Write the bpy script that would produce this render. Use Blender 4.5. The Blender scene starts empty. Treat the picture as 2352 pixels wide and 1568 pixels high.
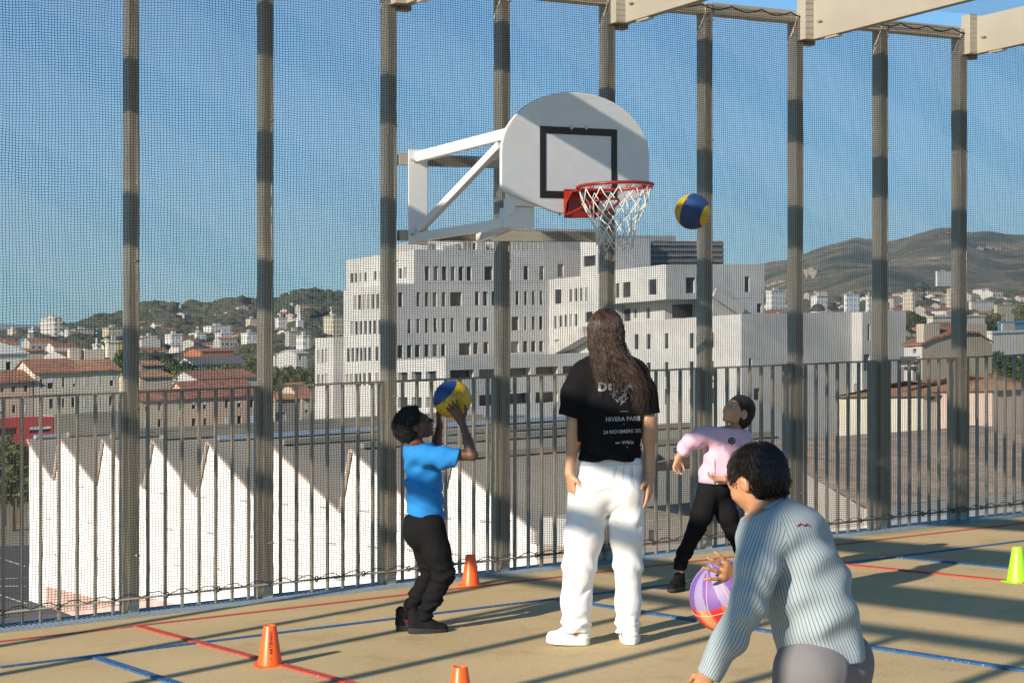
import bpy, bmesh, math, random
import numpy as np
from mathutils import Vector, Matrix, noise as mnoise
from mathutils.bvhtree import BVHTree
random.seed(7); RS = np.random.RandomState(7)
SC = bpy.context.scene
COL = SC.collection
# ------------------------------------------------------------------ camera
EYE = 1.43            # eye height above the deck (m)
FPX = 4144.0          # focal length in units where the picture is 2352 wide
HZ = 845.0            # picture row of the level line
SL = 0.0391           # fall of the deck across the view (drainage slope of the terrace)
cd = bpy.data.cameras.new("camera"); cam = bpy.data.objects.new("camera", cd); COL.objects.link(cam)
cam.location = (0, 0, EYE); cam.rotation_euler = (math.pi/2, 0, 0)
cd.sensor_width = 36.0; cd.lens = FPX/2352*36.0; cd.shift_y = (HZ-784)/2352
cd.clip_start = 0.1; cd.clip_end = 30000
SC.camera = cam
# ------------------------------------------------------------------ light
SUN_EL = math.radians(22.3); LX, LY = 0.64, 0.768   # way the light travels over the floor
SUN_ROT = math.atan2(-LX, -LY)
w = bpy.data.worlds.new("World"); SC.world = w; w.use_nodes = True
nt = w.node_tree; nt.nodes.clear()
sky = nt.nodes.new('ShaderNodeTexSky'); sky.sky_type = 'NISHITA'; sky.sun_disc = False
sky.sun_elevation = SUN_EL; sky.sun_rotation = SUN_ROT; sky.altitude = 100; sky.air_density = 1.0; sky.dust_density = 0.25; sky.ozone_density = 2.2
bg = nt.nodes.new('ShaderNodeBackground'); bg.inputs[1].default_value = 0.078
wo = nt.nodes.new('ShaderNodeOutputWorld')
tint = nt.nodes.new('ShaderNodeMixRGB'); tint.blend_type = 'MULTIPLY'; tint.inputs[0].default_value = 1; tint.inputs[2].default_value = (.50, 1.02, 1.32, 1)
nt.links.new(sky.outputs[0], tint.inputs[1]); nt.links.new(tint.outputs[0], bg.inputs[0]); nt.links.new(bg.outputs[0], wo.inputs[0])
sd = bpy.data.lights.new("sun", 'SUN'); sd.energy = 5.0; sd.angle = math.radians(0.5); sd.color = (1.0, 0.87, 0.70)
sun = bpy.data.objects.new("sun", sd); COL.objects.link(sun)
ldir = Vector((LX*math.cos(SUN_EL), LY*math.cos(SUN_EL), -math.sin(SUN_EL)))
sun.rotation_euler = ldir.to_track_quat('-Z', 'Y').to_euler(); sun.location = (-10, -10, 12)
SC.view_settings.view_transform = 'Standard'; SC.view_settings.look = 'None'; SC.view_settings.gamma = 1
SC.view_settings.exposure = 0.56
# ------------------------------------------------------------------ frame of the fence
# t runs along the fence, d out of the fence over the court, h above the deck
TH = math.radians(32.85); CT, ST = math.cos(TH), math.sin(TH)
X0, Y0 = -2.366, 11.3
def W(t, d, h):
    X = X0+t*CT+d*ST; Y = Y0+t*ST-d*CT
    return Vector((X, Y, h+SL*X))
def inv(X, Y):
    return (X-X0)*CT+(Y-Y0)*ST, (X-X0)*ST-(Y-Y0)*CT
def _ray(px, py): return (px-1176)/FPX, (HZ-py)/FPX
def onY(px, py, Y):
    a, b = _ray(px, py); X = a*Y; t, d = inv(X, Y); return t, d, EYE+b*Y-SL*X
def onD(px, py, D):
    a, b = _ray(px, py); Y = (-D-X0*ST+Y0*CT)/(CT-ST*a); X = a*Y; t, _ = inv(X, Y); return t, D, EYE+b*Y-SL*X
def onT(px, py, T):
    a, b = _ray(px, py); Y = (T+X0*CT+Y0*ST)/(CT*a+ST); X = a*Y; _, d = inv(X, Y); return T, d, EYE+b*Y-SL*X
def onH(px, py, h=0.0):
    a, b = _ray(px, py); Y = (h-EYE)/(b-SL*a); X = a*Y; t, d = inv(X, Y); return t, d, h
# ------------------------------------------------------------------ materials
MATS = {}
def srgb(r, g, b):
    return tuple(((c/255)/12.92 if c <= 10 else ((c/255+.055)/1.055)**2.4) for c in (r, g, b))
def mat(name, col, rough=0.7, var=0.0, vscale=5.0, col2=None, bump=0.0, bscale=40.0, metal=0.0, spec=0.5, build=None, coords='Object', sss=0, vlo=.35, vhi=.65):
    if name in MATS: return MATS[name]
    m = bpy.data.materials.new(name); m.use_nodes = True; n = m.node_tree; N = n.nodes; L = n.links
    bs = N['Principled BSDF']; bs.inputs['Roughness'].default_value = rough; bs.inputs['Metallic'].default_value = metal
    bs.inputs['Specular IOR Level'].default_value = spec
    bs.inputs['Base Color'].default_value = (*col, 1)
    if sss:
        bs.inputs['Subsurface Weight'].default_value = sss; bs.inputs['Subsurface Radius'].default_value = (.012, .005, .003); bs.inputs['Subsurface Scale'].default_value = 1.0
    tc = N.new('ShaderNodeTexCoord')
    if col2 is not None or var > 0:
        if col2 is None: col2 = tuple(c*(1-var) for c in col)
        nz = N.new('ShaderNodeTexNoise'); nz.inputs['Scale'].default_value = vscale; nz.inputs['Detail'].default_value = 6
        L.new(tc.outputs[coords], nz.inputs['Vector'])
        rp = N.new('ShaderNodeValToRGB'); rp.color_ramp.elements[0].position = vlo; rp.color_ramp.elements[1].position = vhi
        rp.color_ramp.elements[0].color = (*col2, 1); rp.color_ramp.elements[1].color = (*col, 1)
        L.new(nz.outputs[0], rp.inputs[0]); L.new(rp.outputs[0], bs.inputs['Base Color'])
    if bump > 0:
        nb = N.new('ShaderNodeTexNoise'); nb.inputs['Scale'].default_value = bscale; nb.inputs['Detail'].default_value = 4
        L.new(tc.outputs[coords], nb.inputs['Vector'])
        bp = N.new('ShaderNodeBump'); bp.inputs['Strength'].default_value = bump; bp.inputs['Distance'].default_value = .01
        L.new(nb.outputs[0], bp.inputs['Height']); L.new(bp.outputs[0], bs.inputs['Normal'])
    if build: build(m, N, L, bs, tc)
    MATS[name] = m; return m
# ------------------------------------------------------------------ mesh builder
class MB:
    def __init__(s): s.v = []; s.f = []
    def quad(s, a, b, c, d):
        i = len(s.v); s.v += [a, b, c, d]; s.f.append((i, i+1, i+2, i+3)); return s
    def poly(s, pts):
        i = len(s.v); s.v += list(pts); s.f.append(tuple(range(i, i+len(pts)))); return s
    def hexa(s, P):   # 8 points: bottom 4 then top 4
        i = len(s.v); s.v += list(P)
        for q in ((0,3,2,1),(4,5,6,7),(0,1,5,4),(1,2,6,5),(2,3,7,6),(3,0,4,7)): s.f.append(tuple(i+k for k in q))
        return s
    def box(s, t0, t1, d0, d1, h0, h1):
        return s.hexa([W(t0,d0,h0),W(t1,d0,h0),W(t1,d1,h0),W(t0,d1,h0),W(t0,d0,h1),W(t1,d0,h1),W(t1,d1,h1),W(t0,d1,h1)])
    def bar(s, a, b, w, h, up=Vector((0,0,1))):
        a = Vector(a); b = Vector(b); z = (b-a).normalized(); x = z.cross(up)
        if x.length < 1e-4: x = z.cross(Vector((0,1,0)))
        x.normalize(); y = x.cross(z)
        c = [(-w/2,-h/2),(w/2,-h/2),(w/2,h/2),(-w/2,h/2)]
        return s.hexa([a+x*p+y*q for p,q in c]+[b+x*p+y*q for p,q in c])
    def tube(s, pts, r, n=6, close=False, caps=True):
        pts = [Vector(p) for p in pts]; m = len(pts)
        rr = r if isinstance(r, (list, tuple)) else [r]*m
        i0 = len(s.v); prev = None
        for i, p in enumerate(pts):
            if close: tg = pts[(i+1) % m]-pts[i-1]
            else: tg = pts[min(i+1, m-1)]-pts[max(i-1, 0)]
            if tg.length < 1e-9: tg = Vector((0,0,1))
            tg.normalize()
            if prev is None:
                up = Vector((0,0,1)) if abs(tg.z) < .9 else Vector((1,0,0))
                x = tg.cross(up).normalized()
            else:
                x = prev-tg*prev.dot(tg)
                x = x.normalized() if x.length > 1e-6 else tg.orthogonal().normalized()
            prev = x; y = tg.cross(x)
            for k in range(n):
                a = 2*math.pi*k/n; s.v.append(p+(x*math.cos(a)+y*math.sin(a))*rr[i])
        for i in range(m if close else m-1):
            j = (i+1) % m
            for k in range(n):
                s.f.append((i0+i*n+k, i0+i*n+(k+1)%n, i0+j*n+(k+1)%n, i0+j*n+k))
        if caps and not close:
            s.f.append(tuple(i0+k for k in range(n))[::-1]); s.f.append(tuple(i0+(m-1)*n+k for k in range(n)))
        return s
    def prism(s, base, off):   # polygon extruded by a vector
        i = len(s.v); n = len(base); off = Vector(off)
        s.v += [Vector(p) for p in base]+[Vector(p)+off for p in base]
        s.f.append(tuple(range(i, i+n))[::-1]); s.f.append(tuple(range(i+n, i+2*n)))
        for k in range(n): s.f.append((i+k, i+(k+1)%n, i+n+(k+1)%n, i+n+k))
        return s
    def lathe(s, prof, n=32, c=(0,0,0), axis=None):
        i0 = len(s.v); c = Vector(c)
        for r, z in prof:
            for k in range(n):
                a = 2*math.pi*k/n; s.v.append(c+Vector((r*math.cos(a), r*math.sin(a), z)))
        for i in range(len(prof)-1):
            for k in range(n): s.f.append((i0+i*n+k, i0+i*n+(k+1)%n, i0+(i+1)*n+(k+1)%n, i0+(i+1)*n+k))
        return s
    def build(s, name, m, parent=None, o=None, smooth=False, bevel=0):
        o = Vector(o) if o is not None else (parent.location.copy() if parent is not None else Vector((0,0,0)))
        me = bpy.data.meshes.new(name); me.from_pydata([tuple(Vector(p)-o) for p in s.v], [], s.f); me.update()
        ob = bpy.data.objects.new(name, me); COL.objects.link(ob)
        if m is not None: me.materials.append(m)
        if smooth: me.polygons.foreach_set('use_smooth', [True]*len(me.polygons))
        if parent is not None: ob.parent = parent
        else: ob.location = o
        if bevel:
            b = ob.modifiers.new('b', 'BEVEL'); b.width = bevel; b.segments = 2; b.limit_method = 'ANGLE'
        return ob
def npmesh(name, V, F, m, parent=None, smooth=False, loc=None):
    V = np.asarray(V, np.float32); F = np.asarray(F, np.int32)
    me = bpy.data.meshes.new(name); k = F.shape[1]
    me.vertices.add(len(V)); me.vertices.foreach_set('co', V.ravel())
    me.loops.add(F.size); me.loops.foreach_set('vertex_index', F.ravel())
    me.polygons.add(len(F)); me.polygons.foreach_set('loop_start', np.arange(0, F.size, k, dtype=np.int32)); me.polygons.foreach_set('loop_total', np.full(len(F), k, np.int32))
    if smooth: me.polygons.foreach_set('use_smooth', np.ones(len(F), bool))
    me.update(calc_edges=True); me.validate()
    if m is not None: me.materials.append(m)
    ob = bpy.data.objects.new(name, me); COL.objects.link(ob)
    if parent is not None: ob.parent = parent
    if loc is not None: ob.location = loc
    return ob
def empty(name, loc, rz=0):
    o = bpy.data.objects.new(name, None); COL.objects.link(o); o.location = loc; o.rotation_euler = (0,0,rz); o.empty_display_size = .2; return o
def tag(o, label=None, cat=None, group=None, kind=None):
    if label: o['label'] = label
    if cat: o['category'] = cat
    if group: o['group'] = group
    if kind: o['kind'] = kind
    return o
def copy_tree(o, parent=None):
    c = o.copy(); COL.objects.link(c); c.parent = parent
    for ch in [x for x in bpy.data.objects if x.parent == o]: copy_tree(ch, c)
    return c
# ================================================================== the court deck
def deck_build(m, N, L, bs, tc):
    big = N.new('ShaderNodeTexNoise'); big.inputs['Scale'].default_value = .9; big.inputs['Detail'].default_value = 5
    fine = N.new('ShaderNodeTexNoise'); fine.inputs['Scale'].default_value = 150; fine.inputs['Detail'].default_value = 3
    vor = N.new('ShaderNodeTexVoronoi'); vor.inputs['Scale'].default_value = 190
    for x in (big, fine, vor): L.new(tc.outputs['Object'], x.inputs['Vector'])
    r1 = N.new('ShaderNodeValToRGB'); r1.color_ramp.elements[0].position = .3; r1.color_ramp.elements[1].position = .7
    r1.color_ramp.elements[0].color = (.48, .365, .195, 1); r1.color_ramp.elements[1].color = (.555, .425, .235, 1)
    L.new(big.outputs[0], r1.inputs[0])
    r2 = N.new('ShaderNodeValToRGB'); r2.color_ramp.elements[0].position = .3; r2.color_ramp.elements[1].position = .7
    r2.color_ramp.elements[0].color = (.68, .66, .62, 1); r2.color_ramp.elements[1].color = (1.22, 1.22, 1.2, 1)
    L.new(fine.outputs[0], r2.inputs[0])
    mx = N.new('ShaderNodeMixRGB'); mx.blend_type = 'MULTIPLY'; mx.inputs[0].default_value = .8
    L.new(r1.outputs[0], mx.inputs[1]); L.new(r2.outputs[0], mx.inputs[2]); L.new(mx.outputs[0], bs.inputs['Base Color'])
    st = N.new('ShaderNodeTexNoise'); st.inputs['Scale'].default_value = 2.6; st.inputs['Detail'].default_value = 9; st.inputs['Roughness'].default_value = .72; L.new(tc.outputs['Object'], st.inputs['Vector'])
    r3 = N.new('ShaderNodeValToRGB'); r3.color_ramp.elements[0].position = .30; r3.color_ramp.elements[1].position = .48; r3.color_ramp.elements[0].color = (.80,.78,.76,1); r3.color_ramp.elements[1].color = (1,1,1,1); L.new(st.outputs[0], r3.inputs[0])
    mp = N.new('ShaderNodeMapping'); mp.inputs['Scale'].default_value = (1.2,14,1); mp.inputs['Rotation'].default_value = (0,0,.9); L.new(tc.outputs['Object'], mp.inputs[0])
    sc_ = N.new('ShaderNodeTexNoise'); sc_.inputs['Scale'].default_value = 3; sc_.inputs['Detail'].default_value = 3; L.new(mp.outputs[0], sc_.inputs['Vector'])
    r4 = N.new('ShaderNodeValToRGB'); r4.color_ramp.elements[0].position = .66; r4.color_ramp.elements[1].position = .74; r4.color_ramp.elements[0].color = (1,1,1,1); r4.color_ramp.elements[1].color = (.84,.83,.82,1); L.new(sc_.outputs[0], r4.inputs[0])
    mx2 = N.new('ShaderNodeMixRGB'); mx2.blend_type = 'MULTIPLY'; mx2.inputs[0].default_value = 1; L.new(mx.outputs[0], mx2.inputs[1]); L.new(r3.outputs[0], mx2.inputs[2])
    mx3 = N.new('ShaderNodeMixRGB'); mx3.blend_type = 'MULTIPLY'; mx3.inputs[0].default_value = 1; L.new(mx2.outputs[0], mx3.inputs[1]); L.new(r4.outputs[0], mx3.inputs[2]); L.new(mx3.outputs[0], bs.inputs['Base Color'])
    bp = N.new('ShaderNodeBump'); bp.inputs['Strength'].default_value = .5; bp.inputs['Distance'].default_value = .003
    L.new(vor.outputs[0], bp.inputs['Height']); L.new(bp.outputs[0], bs.inputs['Normal'])
M_deck = mat('deck_rubber', (.4,.3,.2), .85, build=deck_build, spec=.25)
b = MB(); b.box(-16, 16, .30, 14, -.12, 0); tag(b.build('court_floor', M_deck), kind='structure')
b = MB(); b.box(-16, 16, -.16, .298, -.5, -.05); tag(b.build('floor_slab', mat('slab', (.3,.3,.29), .8, .2)), kind='structure')
def paint_build(m, N, L, bs, tc):
    base = bs.inputs['Base Color'].default_value[:]
    nz = N.new('ShaderNodeTexNoise'); nz.inputs['Scale'].default_value = 60; nz.inputs['Detail'].default_value = 5
    L.new(tc.outputs['Object'], nz.inputs['Vector'])
    r = N.new('ShaderNodeValToRGB'); r.color_ramp.elements[0].position = .30; r.color_ramp.elements[1].position = .40
    r.color_ramp.elements[0].color = (.40,.32,.19,1); r.color_ramp.elements[1].color = base
    L.new(nz.outputs[0], r.inputs[0]); L.new(r.outputs[0], bs.inputs['Base Color'])
M_red = mat('red_paint', (.44,.055,.035), .7, build=paint_build)
M_blue = mat('blue_paint', (.018,.095,.235), .7, build=paint_build)
def line_t(name, d, t0, t1, wd, m, z=.004):
    b = MB(); b.box(t0, t1, d-wd/2, d+wd/2, .0005, z); return tag(b.build(name, m), kind='structure')
def line_d(name, t, d0, d1, wd, m, z=.004):
    b = MB(); b.box(t-wd/2, t+wd/2, d0, d1, .0005, z); return tag(b.build(name, m), kind='structure')
dr = sum(onH(x, y)[1] for x, y in ((100,1464),(1176,1334),(1641,1281.5),(2340,1205)))/4
db = sum(onH(x, y)[1] for x, y in ((20,1533),(1175,1383),(1916,1294),(2340,1247)))/4
LW = .05
line_t('red_court_line', dr, -14, 14, LW, M_red)
line_t('blue_court_line', db, -14, 14, LW, M_blue, .006)
line_d('red_court_line', onH(300,1438)[0]+.03, dr+LW/2, 13, LW, M_red, .008)
line_d('red_court_line', onH(1924,1295)[0], db+LW/2, 13, LW, M_red, .008)
for x, y in ((212,1508),(1262,1373.5),(2053,1279.5)):
    line_d('blue_court_line', onH(x, y)[0], db+LW/2, 13, LW, M_blue, .010)
print('red d', dr, 'blue d', db)
# ------------------------------------------------------------------ grating beside the fence
M_grate = mat('galvanised_grating', (.30,.37,.43), .45, .25, 20, metal=.5)
b = MB()
for d in (-.14, .275): b.box(-12, 13, d, d+.02, -.045, -.002)
t = -12.
while t < 13: b.box(t, t+.014, -.12, .275, -.04, -.006); t += .033
for d in (0.02, .15): b.box(-12, 13, d-.004, d+.004, -.042, -.010)
tag(b.build('drain_grating', M_grate), 'blue grey steel grating strip along the foot of the netted fence', 'grating')
# ================================================================== fence posts, railings, beams
M_taupe = mat('taupe_powder_coat', (.43,.39,.315), .5, .10, 3, bump=.05, bscale=200)
M_steel = mat('weathered_zinc', (.55,.52,.46), .4, metal=.4)
SP = .922; HT = 4.16
NET_D = .035
def make_post(i):
    t = i*SP; o = W(t, 0, 0); root = empty('fence_post', o)
    b = MB(); b.box(t-.035, t+.035, -.11, 0, -.06, HT); b.build('shaft', M_taupe, root, bevel=.004)
    b = MB(); b.box(t-.055, t+.055, -.125, .012, -.05, -.028); b.build('base_plate', M_taupe, root)
    b = MB(); b.tube([W(t+.012,.02,.06), W(t+.012,.02,HT-.05)], .0045, 6)
    for k in range(5):
        h = .35+k*.92; b.tube([W(t-.012,.02,h), W(t+.03,.022,h)], .004, 5)
        b.box(t+.004, t+.02, 0.001, .026, h-.006, h+.006)
    b.build('net_rod', M_steel, root, smooth=True)
    return root
names = ['nearest fence post, leftmost in view', 'fence post second from the left', 'fence post left of the hoop, carrying the hoop plate',
 'fence post passing behind the hoop bracket', 'fence post behind the standing woman and the hoop net', 'fence post behind the flying ball',
 'fence post right of the pink boy, carrying the middle roof beam', 'fence post second from the right', 'rightmost fence post under the last roof beam']
p0 = make_post(0)
for i in range(-1, 11):
    r = p0 if i == 0 else copy_tree(p0)
    r.location = W(i*SP, 0, 0)
    lab = ('tall taupe steel '+names[i]) if 0 <= i < 9 else 'tall taupe steel fence post just outside the picture'
    tag(r, lab, 'post', 'tall posts of the court fence')
RH = 1.375
def make_rail(i):
    t = i*SP; root = empty('railing_panel', W(t, -.06, 0))
    b = MB(); b.box(t+.036, t+SP-.036, -.085, -.04, RH-.012, RH+.002); b.build('top_rail', M_taupe, root)
    b = MB(); b.box(t+.036, t+SP-.036, -.078, -.048, -.03, -.012); b.build('bottom_rail', M_taupe, root)
    b = MB(); b.box(t+SP-.06, t+SP-.037, -.105, -.035, -.01, RH-.013); b.build('bracket', M_taupe, root)
    for k in range(1, 8):
        b = MB(); tb = t+k*SP/8; b.box(tb-.007, tb+.007, -.077, -.049, -.011, RH-.013); b.build('bar', M_taupe, root)
    return root
r0 = make_rail(0)
rl = ['left of the first post', 'between the two leftmost posts, above the front cone', 'left of the boy in blue', 'behind the boy in blue', 'left of the standing woman',
 'between the woman and the boy in pink', 'behind the boy in pink', 'right of the boy in pink', 'between the two rightmost posts', 'at the right edge of the picture']
for i in range(-2, 10):
    r = r0 if i == 0 else copy_tree(r0)
    r.location = W(i*SP, -.06, 0)
    tag(r, 'taupe railing panel of upright flat bars '+(rl[i+1] if -1 <= i < 9 else 'beyond the edge of the picture'), 'railing', 'railing panels behind the net')
# top rail joining the posts
for i in range(-1, 10):
    b = MB(); t = i*SP
    b.box(t+.037, t+SP-.037, -.10, -.01, HT-.08, HT-.06); b.box(t+.037, t+SP-.037, -.018, -.008, HT-.059, HT+.01); b.box(t+.037, t+SP-.037, -.10, -.09, HT-.059, HT+.01)
    if i >= 0:
        ob = b.build('top_channel', M_taupe, None, o=W(t,0,HT))
        tag(ob, 'taupe steel channel joining the post heads, '+('left of the hoop' if i < 3 else ['','','','over the hoop bracket','over the backboard','left of the middle roof beam','ending under the middle roof beam','right of the middle roof beam','ending at the last roof beam','in the top right corner'][i]), 'top rail', 'channels along the head of the fence')
# roof beams
def make_beam(i, D=13):
    t = i*SP; o = W(t, 0, HT); root = empty('roof_beam', o)
    b = MB(); b.box(t+.055, t+.125, .03, D, 3.93, 4.24); b.build('girder', M_taupe, root, bevel=.004)
    b = MB(); b.box(t-.03, t+.053, .002, .10, 3.93, 4.26); b.box(t+.051, t+.135, -.04, .028, 3.90, 4.25); b.build('bracket', M_taupe, root)
    b = MB(); b.box(t+.065, t+.115, .22, .36, 3.915, 3.929); b.build('fixing_plate', M_steel, root)
    b = MB(); b.tube([W(t+.054,.19,4.06), W(t+.03,.19,4.06)], .008, 6); b.tube([W(t+.035,.16,4.06), W(t+.03,.21,4.06)], .006, 6); b.build('bolt', M_steel, root)
    return root
bm0 = make_beam(0)
for i in range(-6, 12, 2):
    r = bm0 if i == 0 else copy_tree(bm0)
    r.location = W(i*SP, 0, HT)
    tag(r, {2:'end of a taupe roof beam above the hoop plate post', 4:'taupe roof beam above the backboard, highest of the long beams in view', 6:'large taupe roof beam running up from the post right of the pink boy', 8:'taupe roof beam in the top right corner of the picture'}.get(i, 'taupe roof beam over the court outside the picture'), 'beam', 'roof beams over the court')

# return fence on the left, outside the picture (its shadow falls across the court)
TF = -6.7
for k in range(12):
    d = 2.57+.895*(k-2); o = W(TF, d, 0); b = MB(); b.box(TF-.055, TF+.055, d-.035, d+.035, -.02, HT)
    tag(b.build('fence_post', M_taupe, None, o=o), 'taupe post of the left side fence outside the picture', 'post', 'posts of the left side fence')
b = MB(); b.box(TF-.05, TF+.05, .3, 10.5, HT, HT+.09); tag(b.build('top_channel', M_taupe, None, o=W(TF,0,HT)), 'long steel channel on the left side fence outside the picture', 'top rail')
# ================================================================== netting
def make_net():
    cw, ch = .0200, .0162
    ta, tb = -1.9, 9.9; ha, hb = .06, HT-.02
    def disp(T, H):
        s = np.sin
        sag = .5+.5*np.cos(2*np.pi*T/SP)      # held at the posts
        dt = .0035*s(T*2.1+1.7*s(H*1.3)+.4)+.003*s(H*5.1+T*3.3)+.0015*s(T*61+H*13)+.0012*s(T*17.0-H*47)
        dh = .010*s(T*1.9+.7*s(H*2.2))+.005*s(T*6.8+H*3.1)+.0022*s(T*29+H*9)+.0012*s(T*83-H*31)
        dd = .028*(1-sag)*(.6+.4*s(H*1.7+T*2.3))
        return dt, dh, dd
    def pts(T, H):
        dt, dh, dd = disp(T, H)
        t = T+dt; h = H+dh; d = NET_D+dd
        X = X0+t*CT+d*ST; Y = Y0+t*ST-d*CT
        return np.stack([X, Y, h+SL*X], -1)
    Vs = []; Fs = []; off = 0
    nv = np.array([ST, -CT, 0]); tv = np.array([CT, ST, SL]); hv = np.array([0, 0, 1.])
    def strands(P, side, r):
        nonlocal off
        n, m, _ = P.shape
        offs = [side*r, -side*r*.5+nv*r*.87, -side*r*.5-nv*r*.87]
        V = np.stack([P+o for o in offs], 2)   # n,m,3,3
        idx = np.arange(n*m*3).reshape(n, m, 3)+off
        a = idx[:, :-1, :]; b = idx[:, 1:, :]; a2 = np.roll(a, -1, 2); b2 = np.roll(b, -1, 2)
        Fs.append(np.stack([a, a2, b2, b], -1).reshape(-1, 4)); Vs.append(V.reshape(-1, 3)); off += n*m*3
    T = np.arange(ta, tb, cw); H = np.arange(ha, hb, ch*2)
    TT, HH = np.meshgrid(T, np.append(H, hb), indexing='ij'); strands(pts(TT, HH), tv, .00185)
    H = np.arange(ha, hb, ch); T = np.arange(ta, tb, cw*2)
    HH, TT = np.meshgrid(H, T, indexing='ij'); strands(pts(TT, HH), hv, .00185)
    root = empty('safety_net', (0,0,0))
    npmesh('netting', np.concatenate(Vs), np.concatenate(Fs), mat('net_twine', (.085,.070,.052), .9), root)
    b = MB(); b.tube([W(ta,.04,.085), W(tb,.04,.085)], .007, 8); b.build('bottom_rod', mat('rod_paint', (.16,.15,.13), .5), root, smooth=True)
    b = MB(); p = []; t = ta
    k = 0
    while t < tb:
        p.append(W(t, .045, .112 if k % 2 else .088)); p.append(W(t+.06, .045, .116 if k % 2 else .105)); t += .115 if k % 2 else .06; k += 1
    b.tube(p, .0032, 5)
    t = ta
    while t < tb: b.tube([W(t+.01*math.cos(a), .04+.012*math.sin(a), .088+.016*math.cos(a*1.0+.8)) for a in np.linspace(0, 6.2, 8)], .005, 4); t += .35
    b.build('lashing_cord', mat('black_cord', (.02,.02,.022), .7), root)
    b = MB(); p = []; t = ta
    while t < tb: p.append(W(t, .04, HT-.02-.035*abs(math.sin(t*math.pi/.3)))); t += .05
    b.tube(p, .006, 5); b.build('head_cord', MATS['black_cord'], root)
    tag(root, 'fine square mesh safety net of dark twine hung inside the fence posts', 'net')
    # overhead netting above the beams, right end
    Vs.clear(); Fs.clear(); off = 0
    def roofpts(T, D):
        X = X0+T*CT+D*ST; Y = Y0+T*ST-D*CT
        return np.stack([X, Y, 4.30-.05*np.sin(T*1.7)*np.sin(D*2)+SL*X], -1)
    T = np.arange(-3.5, 13, .03); D = np.arange(-.05, 3.4, .06)
    TT, DD = np.meshgrid(T, D, indexing='ij'); strands(roofpts(TT, DD), tv, .0019)
    D = np.arange(-.05, 3.4, .03); T = np.arange(-3.5, 13, .06)
    DD, TT = np.meshgrid(D, T, indexing='ij'); strands(roofpts(TT, DD), nv, .0019)
    r = npmesh('overhead_net', np.concatenate(Vs), np.concatenate(Fs), MATS['net_twine'])
    tag(r, 'thin overhead netting stretched above the roof beams in the top right corner', 'net')
make_net()
# ================================================================== hoop
M_white = mat('white_powder_coat', (.78,.79,.80), .35, .05, 4)
M_board = mat('backboard_white', (.66,.68,.70), .45, .06, 9, bump=.03, bscale=30)
M_black = mat('black_paint', (.012,.012,.012), .55)
M_rim = mat('red_enamel', (.33,.02,.012), .35, .2, 30)
M_zinc = mat('zinc_bolt', (.5,.5,.5), .35, metal=.8)
M_cord = mat('white_net_cord', (.72,.70,.66), .8)
DB = 1.26
hoop = empty('basketball_hoop', W(3*SP, .05, 1.9))
tL = onD(1152, 400, DB)[0]; tR = onD(1492, 420, DB)[0]; tc_ = (tL+tR)/2; hw = (tR-tL)/2
hTop = onD(1322, 211.5, DB)[2]; hSideT = onD(1152, 341, DB)[2]; hSideB = onD(1152, 437, DB)[2]; hBot = onD(1290, 490, DB)[2]
cb = tc_-onD(1281, 489, DB)[0]
print('board', tL, tR, hTop, hSideB, hBot)
def rounded(pts, r, n=6):
    out = []
    m = len(pts)
    for i, (p, rr) in enumerate(zip(pts, r)):
        p = Vector(p)
        if rr <= 0: out.append(p); continue
        a = (Vector(pts[i-1])-p).normalized(); c = (Vector(pts[(i+1) % m])-p).normalized()
        q0 = p+a*rr; q1 = p+c*rr
        for k in range(n+1):
            u = k/n; out.append(q0*(1-u)**2+p*2*u*(1-u)+q1*u*u)
    return out
ol = [(-hw, hSideB), (-cb*1.0, hBot), (cb*1.0, hBot), (hw, hSideB), (hw, hSideT-.02)]
rad = [.035, .05, .05, .035, .0]
ctrl = rounded([(a, b_) for a, b_ in ol]+[(-hw, hSideT-.02)], rad+[0])
body_ol = []
arc = []
for k in range(1, 24):
    u = k/24; a = math.pi*u
    ex = 2.02
    arc.append(Vector((hw*math.copysign(abs(math.cos(a))**(2/ex), math.cos(a)), hSideT-.02+(hTop-hSideT+.02)*math.sin(a)**(2/ex))))
body_ol = ctrl[:-1]+arc+[ctrl[-1]]
def on_board(p, dd): return W(tc_+p[0], DB+dd, p[1])
b = MB(); b.prism([on_board(p, -.028) for p in body_ol], W(0,1.,0)*.028-W(0,0,0)*.028)
b.build('backboard', M_board, hoop, bevel=.006)
def pxr(x, y): q = onD(x, y, DB); return q[0]-tc_, q[2]
x0, z1 = pxr(1240, 289.5); x1, _ = pxr(1417, 297); _, z0 = pxr(1240, 454.5)
lw = .046
b = MB()
for (a0, a1, c0, c1) in ((x0, x1, z1-lw, z1), (x0, x1, z0, z0+lw), (x0, x0+lw, z0+lw+.0003, z1-lw-.0003), (x1-lw, x1, z0+lw+.0003, z1-lw-.0003)):
    b.box(tc_+a0, tc_+a1, DB+.0005, DB+.003, c0, c1)
b.build('target_square', M_black, hoop)
b = MB()
for s in (1312, 1346):
    q = pxr(s, 294); 
    for sg in (0,): b.lathe([(0,.006),(.008,.006),(.012,.003),(.013,0)], 12)
    n = 48
    for i in range(len(b.v)-n, len(b.v)):
        v = b.v[i]; b.v[i] = W(tc_+q[0]+v.x, DB+.003+v.z, q[1]+v.y)
b.build('bolt', M_zinc, hoop)
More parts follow.
